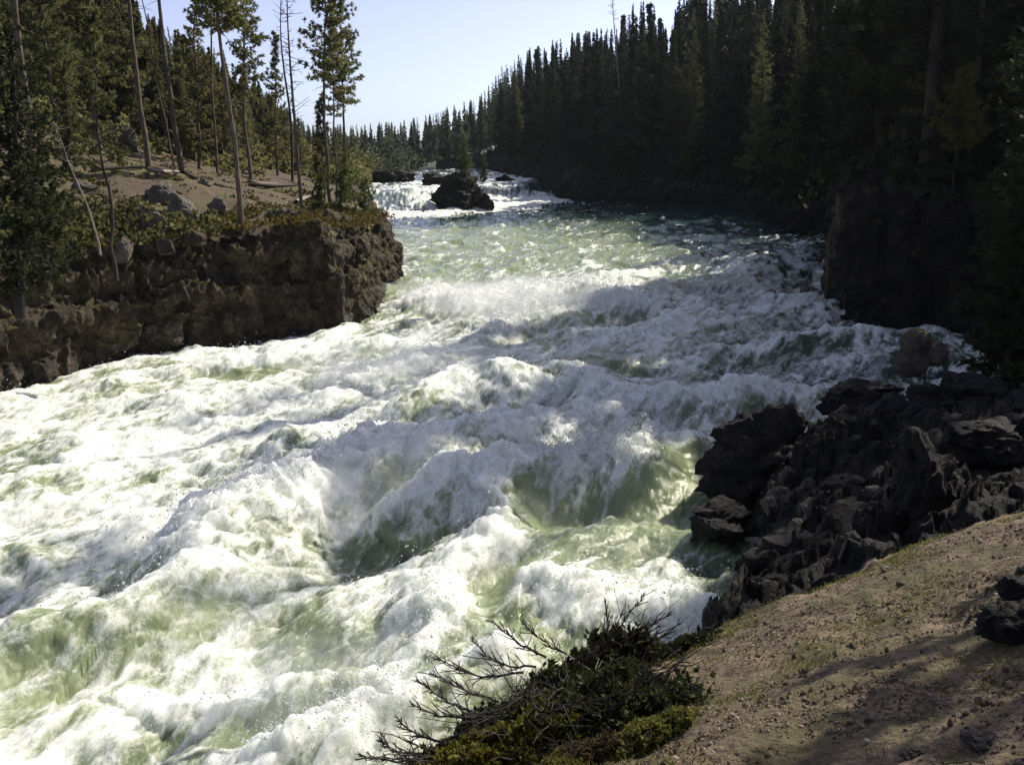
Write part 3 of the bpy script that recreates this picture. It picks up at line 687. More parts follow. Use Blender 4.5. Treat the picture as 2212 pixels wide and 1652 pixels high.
# --- forest stands
def make_set(defs):
    out = []
    for d in defs: out.append([conifer(**d), False, d['H']])
    return out
used_protos = []
SKY = np.array([(-400,-900),(250,-500),(330,20),(400,60),(440,95),(500,110),(570,168),(600,215),(640,245),(680,268),(780,268),(860,262),(900,255),(960,236),(1000,225),(1040,205),(1060,185),(1090,140),(1130,110),(1180,95),(1230,75),(1300,62),(1340,60),(1360,2),(1410,5),(1440,60),(1455,0),(1500,-300),(3000,-900)], float)
def sky_cap(x, y, z, rs):
    px, _ = proj((x, y, z)); yy = np.interp(px + rs.normal() * 6, SKY[:, 0], SKY[:, 1]) + rs.uniform(0, 1)**2 * 70
    px2, _ = proj((x, y, z + 12)); yy = max(yy, np.interp(px2, SKY[:, 0], SKY[:, 1]) - 4)
    return P(px2, yy, y)[2]
def stand(protos, spots, labels, cat, group, zfn, smin=0.8, smax=1.15, tall=None, cap=True):
    rs = np.random.default_rng(len(spots) * 7 + 1)
    for i, (x, y) in enumerate(spots):
        pr = protos[rs.integers(len(protos))]
        z = float(zfn(x, y)[0]) - 0.1; s = rs.uniform(smin, smax)
        if tall is not None: s *= tall(x, y)
        if cap:
            s2 = (sky_cap(x, y, z, rs) - z) / pr[2]
            if s2 < 0.22: continue
            s = min(s, s2)
        loc = (x, y, z); rz = rs.uniform(0, 6.28); w_ = max(s, 0.4) * rs.uniform(0.85, 1.1); sc = (w_, w_, s)
        if not pr[1]:
            o = pr[0]; pr[1] = True; o.location = loc; o.rotation_euler = (0, 0, rz); o.scale = sc
        else: o = copy_thing(pr[0], loc, rz, sc)
        for ch in o.children:
            for kk in ('label', 'group', 'category'):
                if kk in ch: del ch[kk]
        tag(o, labels, cat, group)
def poisson(rs, n, mind, fn, tries=9000):
    pts = []
    for _ in range(tries):
        p = fn(rs)
        if p is None: continue
        if all((p[0] - q[0])**2 + (p[1] - q[1])**2 > mind(p)**2 for q in pts): pts.append(p)
        if len(pts) >= n: break
    return pts

left_protos = make_set([
    dict(seed=101, H=14, R=1.7, r0=0.15, base=0.12, mats=('bark', 'needle')),
    dict(seed=102, H=16, R=1.9, r0=0.16, base=0.2, kind='pine', dens=1.7, mats=('bark', 'needle_olive'), tuft=0.34),
    dict(seed=103, H=12, R=1.6, r0=0.13, base=0.06, mats=('bark', 'needle_olive')),
    dict(seed=104, H=15, R=1.5, r0=0.15, base=0.28, mats=('bark', 'needle'))])
def lf(rs):
    y = rs.uniform(40, 125); x = rs.uniform(-0.62 * y - 2, -8)
    d, sg, st = polydist(np.array([x]), np.array([y]), LSH); s = d[0] * sg[0]
    lim = 15 if y < 58 else (8 if y < 68 else 1.2)
    if s < lim or s > 60: return None
    u = x / y
    if y > 62 and s > 34: return None
    return (x, y)
lsp = poisson(np.random.default_rng(5), 118, lambda p: 1.7 + 0.010 * p[1], lf)
stand(left_protos, lsp, 'olive green conifer in the dense forest behind the left bank clearing', 'tree', 'forest trees behind the left bank', left_z)

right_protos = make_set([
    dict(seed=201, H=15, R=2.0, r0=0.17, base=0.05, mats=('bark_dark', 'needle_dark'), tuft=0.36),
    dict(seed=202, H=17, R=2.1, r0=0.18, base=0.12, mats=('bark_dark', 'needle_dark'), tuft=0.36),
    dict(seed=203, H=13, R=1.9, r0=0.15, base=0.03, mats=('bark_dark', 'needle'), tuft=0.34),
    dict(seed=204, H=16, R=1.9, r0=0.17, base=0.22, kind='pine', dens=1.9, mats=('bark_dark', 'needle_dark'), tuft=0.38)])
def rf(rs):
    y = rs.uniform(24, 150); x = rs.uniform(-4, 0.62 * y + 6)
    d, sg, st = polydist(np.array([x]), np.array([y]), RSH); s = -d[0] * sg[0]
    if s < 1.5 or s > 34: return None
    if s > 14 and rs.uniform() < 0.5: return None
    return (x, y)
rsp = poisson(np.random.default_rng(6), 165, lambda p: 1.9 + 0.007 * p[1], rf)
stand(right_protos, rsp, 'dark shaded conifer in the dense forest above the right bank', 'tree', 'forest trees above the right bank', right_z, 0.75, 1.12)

far_protos = make_set([
    dict(seed=301, H=15, R=2.2, r0=0.16, base=0.05, mats=('bark_dark', 'needle_far'), tuft=0.5, dens=0.7),
    dict(seed=302, H=17, R=2.2, r0=0.16, base=0.08, mats=('bark_dark', 'needle_far'), tuft=0.5, dens=0.7)])
def ff(rs):
    y = rs.uniform(150, 240); x = rs.uniform(-0.25 * y, 0.12 * y)
    return (x, y)
def far_z(x, y):
    x = np.atleast_1d(np.asarray(x, float)); y = np.atleast_1d(np.asarray(y, float)); return 3.0 + 8.0 * sstep(-30, 25, x) + 5 * sstep(-30, -80, x)
fsp = poisson(np.random.default_rng(8), 75, lambda p: 3.0, ff)
stand(far_protos, fsp, 'small dark green conifer far upstream below the open sky', 'tree', 'distant forest trees upstream', far_z, 0.75, 1.05)
# explicit tall trees on the right promontory whose shadows fall across the rapids
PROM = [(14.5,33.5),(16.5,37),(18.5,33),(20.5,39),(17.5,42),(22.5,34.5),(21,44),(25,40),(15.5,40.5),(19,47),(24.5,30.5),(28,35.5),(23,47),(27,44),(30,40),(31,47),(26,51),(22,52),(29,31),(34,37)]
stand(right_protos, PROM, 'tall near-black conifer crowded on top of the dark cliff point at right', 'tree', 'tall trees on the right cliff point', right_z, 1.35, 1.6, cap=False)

def hit(px, py, zfn, y0=2.0, y1=140.0, lift=0.0):
    d = ray(px, py); ys = np.geomspace(y0, y1, 900); p = CAM + d[None] * (ys / d[1])[:, None]
    z = zfn(p[:, 0], p[:, 1]) + lift; k = np.nonzero(p[:, 2] < z)[0]
    if len(k) == 0: return p[-1]
    i = k[0]; q = p[i].copy(); q[2] = z[i]; return q

# ------------------------------------------------------------------ rocks
def ico(sub):
    import bmesh
    bm = bmesh.new(); bmesh.ops.create_icosphere(bm, subdivisions=sub, radius=1.0)
    v = np.array([x.co[:] for x in bm.verts]); f = np.array([[a.index for a in x.verts] for x in bm.faces]); bm.free(); return v, f
ICO = {k: ico(k) for k in (1, 2, 4, 5, 6)}
def rock_shape(seed, dims, sub=5, planes=18, rough=0.15, cutmin=0.5):
    rs = np.random.default_rng(seed); v, f = ICO[sub]; v = v.copy()
    v = np.sign(v) * np.abs(v)**0.8
    n = rs.normal(size=(planes, 3)); n /= np.linalg.norm(n, axis=1)[:, None]; dd = rs.uniform(cutmin, 0.9, planes)
    for k in range(planes):
        t = v @ n[k]; ex = np.clip(t - dd[k], 0, None); v = v - n[k] * ex[:, None] * 0.94
    r0 = v.copy(); nn = v / (np.linalg.norm(v, axis=1)[:, None] + 1e-9)
    off = seed * 3.7 % 91
    d1, d2, idn = worley(r0 * 2.2 + off)
    st = r0 * np.array([1, 1, 2.2]); v = v + nn * (rough * (0.9 * fbm(r0 * 1.7 + off, 4, 0.55) + 1.1 * facet(st * 1.3 + off) + 0.55 * facet(st * 3.1 + off) + 0.25 * facet(st * 7 + off) + 0.25 * fbm(r0 * 8 + off, 4, 0.7)))[:, None]
    return v * np.asarray(dims), f
def rock(name, seed, loc, dims, mat, label, cat='rock', group=None, rz=0.0, tilt=(0, 0), sub=5, **kw):
    v, f = rock_shape(seed, dims, sub, **kw)
    R = np.array(Matrix.Rotation(rz, 3, 'Z') @ Matrix.Rotation(tilt[0], 3, 'X') @ Matrix.Rotation(tilt[1], 3, 'Y'))
    o = link(name, mk_mesh(name, v @ R.T, f, M[mat], True), None, tuple(loc)); tag(o, label, cat, group); return o
def rk(name, seed, px, py, z, dims, mat, label, **kw):
    """centre of the rock seen at (px,py), standing at height z"""
    p = W(px, py, z); return rock(name, seed, p, dims, mat, label, **kw)
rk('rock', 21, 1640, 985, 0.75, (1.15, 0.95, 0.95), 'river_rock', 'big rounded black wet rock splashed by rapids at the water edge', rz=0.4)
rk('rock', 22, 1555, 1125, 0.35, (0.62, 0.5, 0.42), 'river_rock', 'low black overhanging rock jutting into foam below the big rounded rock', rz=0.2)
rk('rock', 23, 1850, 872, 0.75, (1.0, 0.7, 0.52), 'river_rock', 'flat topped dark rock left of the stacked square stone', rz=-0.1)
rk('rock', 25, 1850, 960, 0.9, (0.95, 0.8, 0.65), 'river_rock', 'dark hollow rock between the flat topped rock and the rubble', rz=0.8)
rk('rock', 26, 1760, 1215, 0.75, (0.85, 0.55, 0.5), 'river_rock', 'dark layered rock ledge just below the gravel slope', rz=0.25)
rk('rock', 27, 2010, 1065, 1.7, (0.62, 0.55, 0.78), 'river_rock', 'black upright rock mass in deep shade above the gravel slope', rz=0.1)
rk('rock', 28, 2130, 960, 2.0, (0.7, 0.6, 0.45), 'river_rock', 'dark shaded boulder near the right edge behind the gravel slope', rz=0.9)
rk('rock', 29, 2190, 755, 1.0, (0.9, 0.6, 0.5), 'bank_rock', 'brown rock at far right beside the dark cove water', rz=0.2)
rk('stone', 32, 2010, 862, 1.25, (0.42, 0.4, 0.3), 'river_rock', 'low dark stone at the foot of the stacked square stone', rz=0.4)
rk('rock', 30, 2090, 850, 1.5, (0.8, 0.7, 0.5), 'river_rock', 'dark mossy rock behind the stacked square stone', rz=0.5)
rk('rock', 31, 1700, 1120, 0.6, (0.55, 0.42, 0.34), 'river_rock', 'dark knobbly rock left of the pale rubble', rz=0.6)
# stacked square stone: two courses
p = W(1982, 790, 1.25)
st = link('stone_stack', None, None, (p[0] + 0.05, p[1] + 0.3, 1.15)); tag(st, 'square block-like rock outcrop with yellow lichen standing above the river', 'rock')
for i, (dx, dz, dm, sd_) in enumerate([(0, 0.12, (0.40, 0.35, 0.34), 41), (-0.02, 0.58, (0.34, 0.30, 0.27), 42), (0.38, 0.28, (0.32, 0.3, 0.30), 43)]):
    v, f = rock_shape(sd_, dm, 5, planes=8, rough=0.08, cutmin=0.72); link('stone_block', mk_mesh('stone_block', v + np.array([dx, 0, dz]), f, M['boulder_moss' if i == 1 else 'bank_rock']), st)
rs = np.random.default_rng(12)
rub = [(1690,1075,.26),(1745,1060,.34),(1800,1050,.30),(1850,1040,.36),(1890,1075,.30),(1760,1110,.28),(1815,1100,.40),(1870,1120,.30),(1720,1140,.22),(1790,1150,.26),(1840,1165,.24),(1905,1010,.26),(1700,1030,.2),(1660,1090,.2)]
rubn = ['leftmost small pale stone of the rubble','pale tan stone near the top left of the rubble','light stone second along the top of the rubble','broad pale stone at the top of the rubble','stone at the right end of the rubble beside black rock','brown stone in the middle left of the rubble',
 'largest tan boulder in the centre of the rubble','pale stone low on the right side of the rubble','small dark stone low at the left of the rubble','small stone at the bottom centre of the rubble','flat stone at the bottom right of the rubble','single stone above the right end of the rubble','small stone above the left end of the rubble','tiny outermost stone at the water side of the rubble']
for i, ((a, b, r), lb) in enumerate(zip(rub, rubn)):
    rk('stone', 60 + i, a, b, 0.9 + 0.25 * (a - 1690) / 200, (r, r * rs.uniform(.7, .95), r * rs.uniform(.6, .85)), 'bank_rock', lb + ' between dark river rocks', group='pale rubble stones between the river rocks', rz=rs.uniform(0, 3), sub=4)
def fg(px, py, r, mat, lb, seed, flat=0.6, sub=5, name='stone', up=0.25):
    q = hit(px, py, fore_z, 1.5, 20); d = np.linalg.norm(q - CAM); s = r * d / F2
    rock(name, seed, (q[0], q[1], q[2] + s * up * flat), (s, s * 0.8, s * flat), mat, lb, rz=(seed * 1.7) % 3, sub=sub)
fg(2215, 1375, 85, 'river_rock', 'dark brown boulder cut by the right edge of the gravel slope', 81, 0.55, up=0.5, name='rock')
fg(2195, 1285, 45, 'river_rock', 'dark rock resting behind the large boulder at the right edge', 82, 0.6, name='rock', up=.5)
fg(2098, 1342, 13, 'bank_rock', 'small dark brown stone just left of the large boulder', 83, .9, 4)
fg(1915, 1234, 15, 'boulder', 'pale flat stone near the top of the gravel slope', 84, .5, 4)
fg(1950, 1266, 18, 'bank_rock', 'blocky brown stone casting a shadow below the pale flat stone', 85, .5, 4)
fg(1838, 1400, 14, 'bank_rock', 'narrow dark stone alone in the middle of the gravel slope', 86, .8, 4)
fg(1822, 1432, 10, 'boulder', 'small grey stone touching the narrow dark stone', 87, .7, 4)
fg(1900, 1442, 10, 'boulder', 'small whitish stone right of the narrow dark stone', 88, .6, 4)
fg(2120, 1600, 46, 'bank_rock', 'half buried brown stone near the bottom right corner', 89, 0.5, 5, 'stone', up=-0.1)
fg(1985, 1628, 34, 'bank_rock', 'half buried stone left of the corner stone at the bottom', 92, 0.5, 5, 'stone', up=-0.1)
fg(1880, 1560, 17, 'bank_rock', 'small brown stone above the half buried stones', 93, 0.6, 4, 'stone', up=0)
fg(1700, 1520, 12, 'boulder', 'small pale stone low on the gravel slope left of centre', 94, 0.6, 4, 'stone', up=0)
fg(1960, 1320, 8, 'bank_rock', 'little dark pebble in the upper gravel slope', 90, .7, 4)
fg(2210, 1235, 20, 'bank_rock', 'grey brown stone at the right edge above the dark rock', 91, .6, 4)
# islet and rocks in the upper rapids
isl = P(990, 418, 85.0)
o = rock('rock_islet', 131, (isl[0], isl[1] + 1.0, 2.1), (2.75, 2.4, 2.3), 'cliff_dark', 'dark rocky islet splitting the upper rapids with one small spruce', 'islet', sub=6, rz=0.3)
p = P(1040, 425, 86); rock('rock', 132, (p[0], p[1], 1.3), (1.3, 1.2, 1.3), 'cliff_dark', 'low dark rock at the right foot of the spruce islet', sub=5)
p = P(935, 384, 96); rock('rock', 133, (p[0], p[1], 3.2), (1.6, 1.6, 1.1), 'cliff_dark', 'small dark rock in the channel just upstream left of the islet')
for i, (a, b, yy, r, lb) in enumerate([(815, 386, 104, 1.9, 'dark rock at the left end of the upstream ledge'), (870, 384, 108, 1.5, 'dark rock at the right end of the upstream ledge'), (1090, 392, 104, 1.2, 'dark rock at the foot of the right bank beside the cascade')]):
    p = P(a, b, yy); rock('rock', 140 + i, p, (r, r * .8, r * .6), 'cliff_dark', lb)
p = P(1822, 560, 36.6); rock('rock_pinnacle', 171, (p[0], p[1], 1.9), (0.75, 1.2, 2.5), 'cliff', 'upright rock face painted as lit brown at the left end of the dark cliff point', rz=0.3, sub=6)  # lit edge of the cliff is put into the browner rock colour
# boulders on the left bench
def lb_rock(px, py, w, h, seed, mat, label, rz=0, tilt=(0, 0), name='boulder', up=0.2):
    q = hit(px, py, left_z, 12, 120); s = q[1] / F2
    rock(name, seed, (q[0], q[1] + w * s * .3, q[2] + h * s * up), (w * s / 2, w * s * .35, h * s * 0.6), mat, label, 'boulder', rz=rz, tilt=tilt, rough=0.07)
lb_rock(335, 440, 90, 60, 151, 'boulder', 'long grey boulder lying on the left bench, upper half of the pair', tilt=(0, .35))
lb_rock(385, 468, 80, 60, 152, 'boulder', 'rounded grey boulder at the lower right end of the long boulder', tilt=(0, .3))
lb_rock(464, 470, 52, 42, 153, 'boulder', 'small round grey boulder right of the long boulder on the bench', up=.35)
lb_rock(255, 330, 100, 80, 154, 'boulder_moss', 'big moss topped outcrop high on the left bench below the forest', up=.25)
lb_rock(318, 505, 80, 80, 155, 'boulder', 'grey boulder at the cliff edge below the long boulder', up=.1)
lb_rock(262, 548, 50, 60, 156, 'boulder_moss', 'greyish pointed boulder on the cliff edge beside the white snag', up=.1)
lb_rock(410, 520, 60, 40, 157, 'cliff', 'moss covered rock on the cliff lip', up=.1)
lb_rock(300, 470, 60, 44, 159, 'boulder', 'grey boulder half sunk left of the long boulder', up=.15)
lb_rock(355, 545, 46, 36, 160, 'cliff', 'mossy boulder on the cliff lip below the grey boulders', up=.2)
lb_rock(590, 470, 40, 20, 161, 'boulder', 'small flat stone near the edge between two tall trunks', up=.1)
lb_rock(440, 400, 34, 18, 162, 'boulder', 'small grey stone behind the round boulder on the bench', up=.2)
lb_rock(180, 420, 70, 40, 163, 'boulder_moss', 'low mossy rock behind the leaning snag', up=.2)
lb_rock(720, 455, 40, 30, 158, 'boulder_moss', 'mossy stone beside the twin pines on the cliff point', up=.1)

# ------------------------------------------------------------------ individual trees on the left bench
def lean_curve(base, tpx, tpy, H, rsd, bend=0.05, n=14, extra=None):
    T = P(tpx, tpy, base[1]); d = (T - base); d /= np.linalg.norm(d)
    t = np.linspace(0, 1, n)[:, None]; w = np.cumsum(rsd.normal(size=(n, 2)) * bend, axis=0); w -= t * w[-1] + w[0] * (1 - t)
    c = d[None] * t * H; c[:, :2] += w; return c
def hero(seed, bx, by, tx, ty, H, r0, label, name='pine_tree', zfn=left_z, yo=0.0, bend=0.05, **kw):
    b = hit(bx, by, zfn, 12, 120); b[1] += yo; b[2] = float(zfn(b[0], b[1])[0])
    rsd = np.random.default_rng(seed)
    root = conifer(seed, H, kw.pop('R', 1.2), r0, curve=lean_curve(b, tx, ty, H, rsd, bend), name=name, **kw)
    root.location = tuple(b); tag(root, label, 'tree'); return b
PK = dict(kind='pine', mats=('bark', 'needle_olive'), tuft=0.21, k=9)
hero(401, 322, 365, 275, 0, 17, 0.125, 'tall bare trunked pine, second trunk from the left on the clearing edge', R=1.4, base=0.62, dens=1.6, **PK)
hero(402, 394, 372, 355, 0, 16, 0.15, 'tall straight pine with light brown trunk rising left of centre of the clearing', R=1.3, base=0.55, dens=1.5, **PK)
hero(403, 377, 361, 310, 0, 14, 0.05, 'thin pale leaning pine trunk between two thicker trunks', R=0.8, base=0.7, dens=0.8, **PK)
hero(404, 522, 486, 467, 0, 12, 0.10, 'pine at the cliff edge with sparse clumpy crown and long bare trunk', R=1.25, base=0.52, dens=2.0, **PK)
hero(405, 543, 392, 522, 0, 14, 0.10, 'full crowned pine standing just behind the cliff edge pine', R=1.25, base=0.30, dens=1.5, **PK)
hero(408, 716, 452, 702, 0, 12, 0.09, 'left trunk of the three close pines on the cliff point', R=0.95, base=0.45, dens=1.3, **PK)
hero(409, 727, 445, 716, 40, 9.6, 0.07, 'middle trunk of the three close pines on the cliff point', R=0.8, base=0.45, dens=1.1, **PK)
hero(410, 741, 436, 734, 0, 11.5, 0.085, 'right trunk of the three close pines on the cliff point', R=1.2, base=0.42, dens=1.3, **PK)
hero(411, 700, 440, 690, 200, 5.0, 0.05, 'thin young pine beside the three close pines', R=0.5, base=0.25, dens=1.6, **PK)
hero(413, 247, 569, 214, 250, 6.5, 0.05, 'thin dark pine in front of the grey boulder at the cliff edge', R=0.7, base=0.35, dens=1.1, kind='pine', mats=('bark_dark', 'needle'), tuft=0.2)
hero(414, 68, 420, 37, 0, 15, 0.13, 'tall lit trunk pine nearest the left edge behind the dark fir', R=1.3, base=0.55, dens=1.5, **PK)
hero(415, 470, 372, 460, 0, 15, 0.075, 'slender pine deep in the left clearing', R=1.2, base=0.5, dens=1.5, **PK)
hero(416, 600, 380, 596, 150, 9, 0.09, 'short bushy pine at the forest edge behind the dead trunks', R=1.3, base=0.12, dens=1.8, **PK)
hero(417, 430, 365, 425, 60, 11, 0.10, 'bushy pine on the forest edge right of the light brown trunk', R=1.4, base=0.1, dens=1.6, **PK)
hero(418, 210, 330, 190, 0, 15, 0.13, 'tall dark pine behind the mossy outcrop', R=1.5, base=0.25, dens=1.5, **PK)
hero(420, 738, 455, 745, 310, 2.9, 0.06, 'bright green young fir bushing out on the cliff point', R=1.15, base=0.02, dens=2.6, kind='spruce', mats=('bark', 'fir_bright'), tuft=0.17, deadlow=False, name='fir_tree', droop=0.0)
hero(421, 690, 462, 700, 370, 2.0, 0.04, 'small green fir left of the bright young fir', R=0.75, base=0.02, dens=3, kind='spruce', mats=('bark', 'fir_bright'), tuft=0.15, deadlow=False, name='fir_tree', droop=0.0)
hero(422, 785, 460, 790, 380, 1.8, 0.04, 'small low fir leaning over the tip of the cliff', R=0.8, base=0.02, dens=3, kind='spruce', mats=('bark', 'fir_bright'), tuft=0.14, deadlow=False, name='fir_tree', droop=0.0)
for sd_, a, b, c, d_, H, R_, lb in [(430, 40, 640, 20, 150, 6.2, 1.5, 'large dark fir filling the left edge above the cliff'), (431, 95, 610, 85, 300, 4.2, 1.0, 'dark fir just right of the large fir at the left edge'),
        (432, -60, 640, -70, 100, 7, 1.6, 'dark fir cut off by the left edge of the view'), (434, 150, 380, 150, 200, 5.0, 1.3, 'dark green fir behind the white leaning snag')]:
    hero(sd_, a, b, c, d_, H, 0.1, lb, R=R_, base=0.02, dens=1.9, kind='spruce', mats=('bark_dark', 'needle_dark' if sd_ < 433 else 'needle'), tuft=0.20, name='fir_tree', droop=-0.35, k=7)  # darker needles put the left edge's shade into the outer firs' colour

def dead_tree(seed, base, curve, r0, label, mat='bark_pale', nbr=40, L=(0.3, 1.1), tstart=0.3, name='dead_tree', cat='dead tree', twig=True, up=0.2):
    rs = np.random.default_rng(seed); root = link(name, None, None, tuple(base)); tag(root, label, cat)
    zt = np.linspace(0, 1, len(curve)); v, f = tubes([(np.vstack([curve[0] - [0, 0, .3], curve]), r0 * np.concatenate([[1.2], 1 - 0.85 * zt]))], 8)
    link('trunk', mk_mesh('trunk', v, f, M[mat]), root)
    for b in range(nbr):
        seg = []
        t = rs.uniform(tstart, 0.99); p0 = np.array([np.interp(t, zt, curve[:, i]) for i in range(3)]); az = rs.uniform(0, 6.28)
        l = rs.uniform(*L) * (1.15 - 0.6 * t); d = np.array([math.cos(az), math.sin(az), rs.normal() * 0.3 + up])
        q = [p0]; dd = d.copy()
        for k in range(4): dd = dd + rs.normal(size=3) * 0.18 + [0, 0, 0.05]; q.append(q[-1] + dd * l / 4)
        seg.append((np.array(q), r0 * 0.22 * np.array([1, .7, .5, .3, .12])))
        if twig:
            for _ in range(2):
                k = rs.integers(1, 4); d2 = dd + rs.normal(size=3) * 0.6; seg.append((np.array([q[k], q[k] + d2 * l * .15, q[k] + d2 * l * .3]), r0 * np.array([.1, .07, .03])))
        v, f = tubes(seg, 4); link('branch', mk_mesh('branch', v, f, M[mat]), root)
def pxcurve(pts, base, n=16):
    c = np.array([P(a, b, base[1]) - base for a, b in pts]); return catmull(c, n)
b = hit(652, 455, left_z, 12, 120)
dead_tree(501, b, pxcurve([(652,455),(642,330),(630,180),(622,60),(618,-60)], b), 0.085, 'taller dead pine with many bare twigs and a small green tuft', nbr=85, mat='bark')
b = hit(630, 392, left_z, 12, 120)
dead_tree(502, b, pxcurve([(632,392),(628,260),(612,140),(606,60),(608,-50)], b), 0.09, 'dead pine with a kinked trunk crossing behind the taller dead pine', nbr=50, mat='bark_dark')
b = hit(214, 545, left_z, 10, 120) + np.array([0.3, -1.2, 0])
dead_tree(503, b, pxcurve([(214,528),(188,443),(157,373),(134,310),(118,262)], b), 0.03, 'white weathered snag leaning left over the cliff', mat='bark_pale', nbr=26, L=(.2, .7), name='snag', cat='snag')
# small dead snag on the skyline of the right forest
b = hit(1345, 330, right_z, 20, 140)
dead_tree(504, b, pxcurve([(1345,330),(1338,200),(1330,100),(1322,-10)], b), 0.16, 'bare dead treetop rising above the right forest skyline', nbr=40, mat='bark_pale', tstart=.5, L=(.5, 1.6))
# islet spruce
sp = conifer(510, 4.4, 1.15, 0.08, base=0.02, dens=2.4, mats=('bark_dark', 'fir_bright'), tuft=0.22, name='spruce_tree', deadlow=False)
p = P(1005, 388, 85.5); sp.location = (p[0], p[1], p[2] - 0.5); tag(sp, 'small pointed green spruce growing alone on the river islet', 'tree')
sp = conifer(511, 3.0, 0.6, 0.06, base=0.02, dens=2.4, mats=('bark_dark', 'fir_bright'), tuft=0.22, name='spruce_tree', deadlow=False)
p = P(1046, 385, 100); sp.location = (p[0], p[1], p[2] - 0.3); tag(sp, 'thin little spruce just right of the islet by the cascade', 'tree')
# pale pine on the right; light it catches is put into its leaf colour
tp = P(2078, 150, 31.0); gz = float(right_z(tp[0], tp[1])[0])
pr = conifer(520, tp[2] - gz, 0.7, 0.04, base=max(0.3, 1 - 2.3 / (tp[2] - gz)), kind='pine', dens=3.0, mats=('bark_dark', 'shrub_yellow'), tuft=0.2, name='pine_tree', k=8, deadlow=False)
pr.location = (tp[0], tp[1], gz); tag(pr, 'yellow green young pine painted as if catching light in the black forest at right', 'tree')

# fallen logs
def log(name, pts, r, label, mat='bark_pale', zfn=left_z, cat='log', lift=0.08, y1=120):
    q = np.array([hit(a, b, zfn, 6, y1) + [0, 0, lift] for a, b in pts]); q = catmull(q, 10); b0 = q[0].copy()
    v, f = tubes([(q - b0, np.linspace(r, r * .55, 10))], 8); o = link(name, mk_mesh(name, v, f, M[mat]), None, tuple(b0)); tag(o, label, cat)
log('fallen_log', [(322,372),(350,377),(386,374)], .09, 'pale fallen log between the two thick pine trunks')
log('fallen_log', [(395,375),(418,388),(430,386)], .10, 'dark fallen log just right of the light brown trunk', 'bark_dark')
log('fallen_log', [(540,402),(590,408),(640,405)], .10, 'dark fallen log across the right of the clearing', 'bark_dark')
log('fallen_log', [(535,395),(560,400),(600,402)], .06, 'pale thin fallen log beside the full crowned pine')
log('fallen_log', [(640,440),(680,425),(700,440)], .10, 'pale broken driftwood log near the cliff point')
log('fallen_log', [(200,372),(260,368),(312,366)], .09, 'dark fallen log below the mossy outcrop', 'bark_dark')

# ------------------------------------------------------------------ shrubs
def shrub(seed, cen, dims, n, mat, label, leaf=0.035, stems=18, name='shrub', smat='twig', k=5, zfn=None, hollow=0.35):
    rs = np.random.default_rng(seed); root = link(name, None, None, tuple(cen)); tag(root, label, 'shrub')
    u = rs.normal(size=(n, 3)); u /= np.linalg.norm(u, axis=1)[:, None]; u[:, 2] = np.abs(u[:, 2])
    r = rs.uniform(hollow, 1, n)**0.6; lump = 1 + 0.45 * fbm(u * 1.9 + seed, 3) + 0.25 * fbm(u * 5 + seed, 2)
    p = u * (r * lump)[:, None]
    p = p * (1 + 0.22 * rs.uniform(-1, 1, (n, 1)) * (rs.uniform(size=(n, 1)) < 0.3)); keep = fbm(p * 3.4 + seed, 3) > -0.04; p = p[keep]; u = u[keep]
    p = p * np.asarray(dims)
    if zfn is not None: p[:, 2] += zfn(p[:, 0] + cen[0], p[:, 1] + cen[1]) - cen[2]
    V, F, tn = tufts(p, u + [0, 0, .4], rs, np.full(len(p), leaf), k, 0.24, 1.0, np.clip(0.5 + 0.9 * fbm(p * 4 / max(dims) + 5, 3) + rs.normal(size=len(p)) * .15, 0, 1))
    link('foliage', mk_mesh('foliage', V, F, M[mat], False, {'tone': tn}), root)
    seg = []
    for b in range(stems):
        az = rs.uniform(0, 6.28); e = np.array([math.cos(az) * dims[0], math.sin(az) * dims[1], rs.uniform(.4, 1.25) * dims[2]]) * rs.uniform(.75, 1.3)
        m_ = e * 0.5 + [0, 0, 0.15 * dims[2]] + rs.normal(size=3) * 0.08 * max(dims)
        c = catmull(np.array([[0, 0, 0], m_, e]), 7)
        if zfn is not None: c[:, 2] += zfn(c[:, 0] + cen[0], c[:, 1] + cen[1]) - cen[2]
        seg.append((c, np.linspace(1, .3, 7) * 0.010 * max(dims)))
        for q_ in range(3):
            j_ = rs.integers(3, 7); e_ = (c[-1] - c[0]) * rs.uniform(.12, .3) + rs.normal(size=3) * .12 * max(dims); seg.append((np.array([c[j_], c[j_] + e_ * .5 + rs.normal(size=3) * .01, c[j_] + e_]), np.array([.0045, .003, .0018]) * max(dims) * 1.6))
    v, f = tubes(seg, 5); link('stems', mk_mesh('stems', v, f, M[smat]), root)
    return root
FH = lambda a, b: hit(a, b, fore_z, 1.5, 12)
_ex = np.array([proj((e[0], e[1], z))[0] for e, z in zip(E1, [3.6,3.5,3.4,3.3,3.15,3.0,2.85,2.7,2.6])])
def edgeY(px): return float(np.interp(px, _ex, E1[:9, 1]))
def EP(px, py, dy=0.0): return P(px, py, edgeY(px) + dy)
def sh(px, top, halfw, dy, n, mat, label, seed, leaf, stems, name, depth=0.35, k=5):
    """mound whose silhouette top is seen at (px, top); it stands on the ground below"""
    t = EP(px, top, dy); g = float(fore_z(t[0], t[1])[0]); hgt = max(0.08, t[2] - g); w = halfw / F2 * np.linalg.norm(t - CAM)
    shrub(seed, (t[0], t[1], g), (w, depth, hgt), n, mat, label, leaf, stems, name, zfn=fore_z, k=k)
sh(1300, 1385, 120, -0.10, 15000, 'shrub_dark', 'large dark juniper mound hanging over the river at the bank edge', 601, 0.042, 60, 'juniper_shrub')
sh(1170, 1462, 110, -0.10, 14000, 'shrub_dark', 'dark juniper mound joining the large mound on its river side', 602, 0.042, 50, 'juniper_shrub')
sh(1040, 1556, 110, -0.05, 12000, 'shrub_dark', 'lower dark juniper spreading towards the mist', 603, 0.040, 44, 'juniper_shrub')
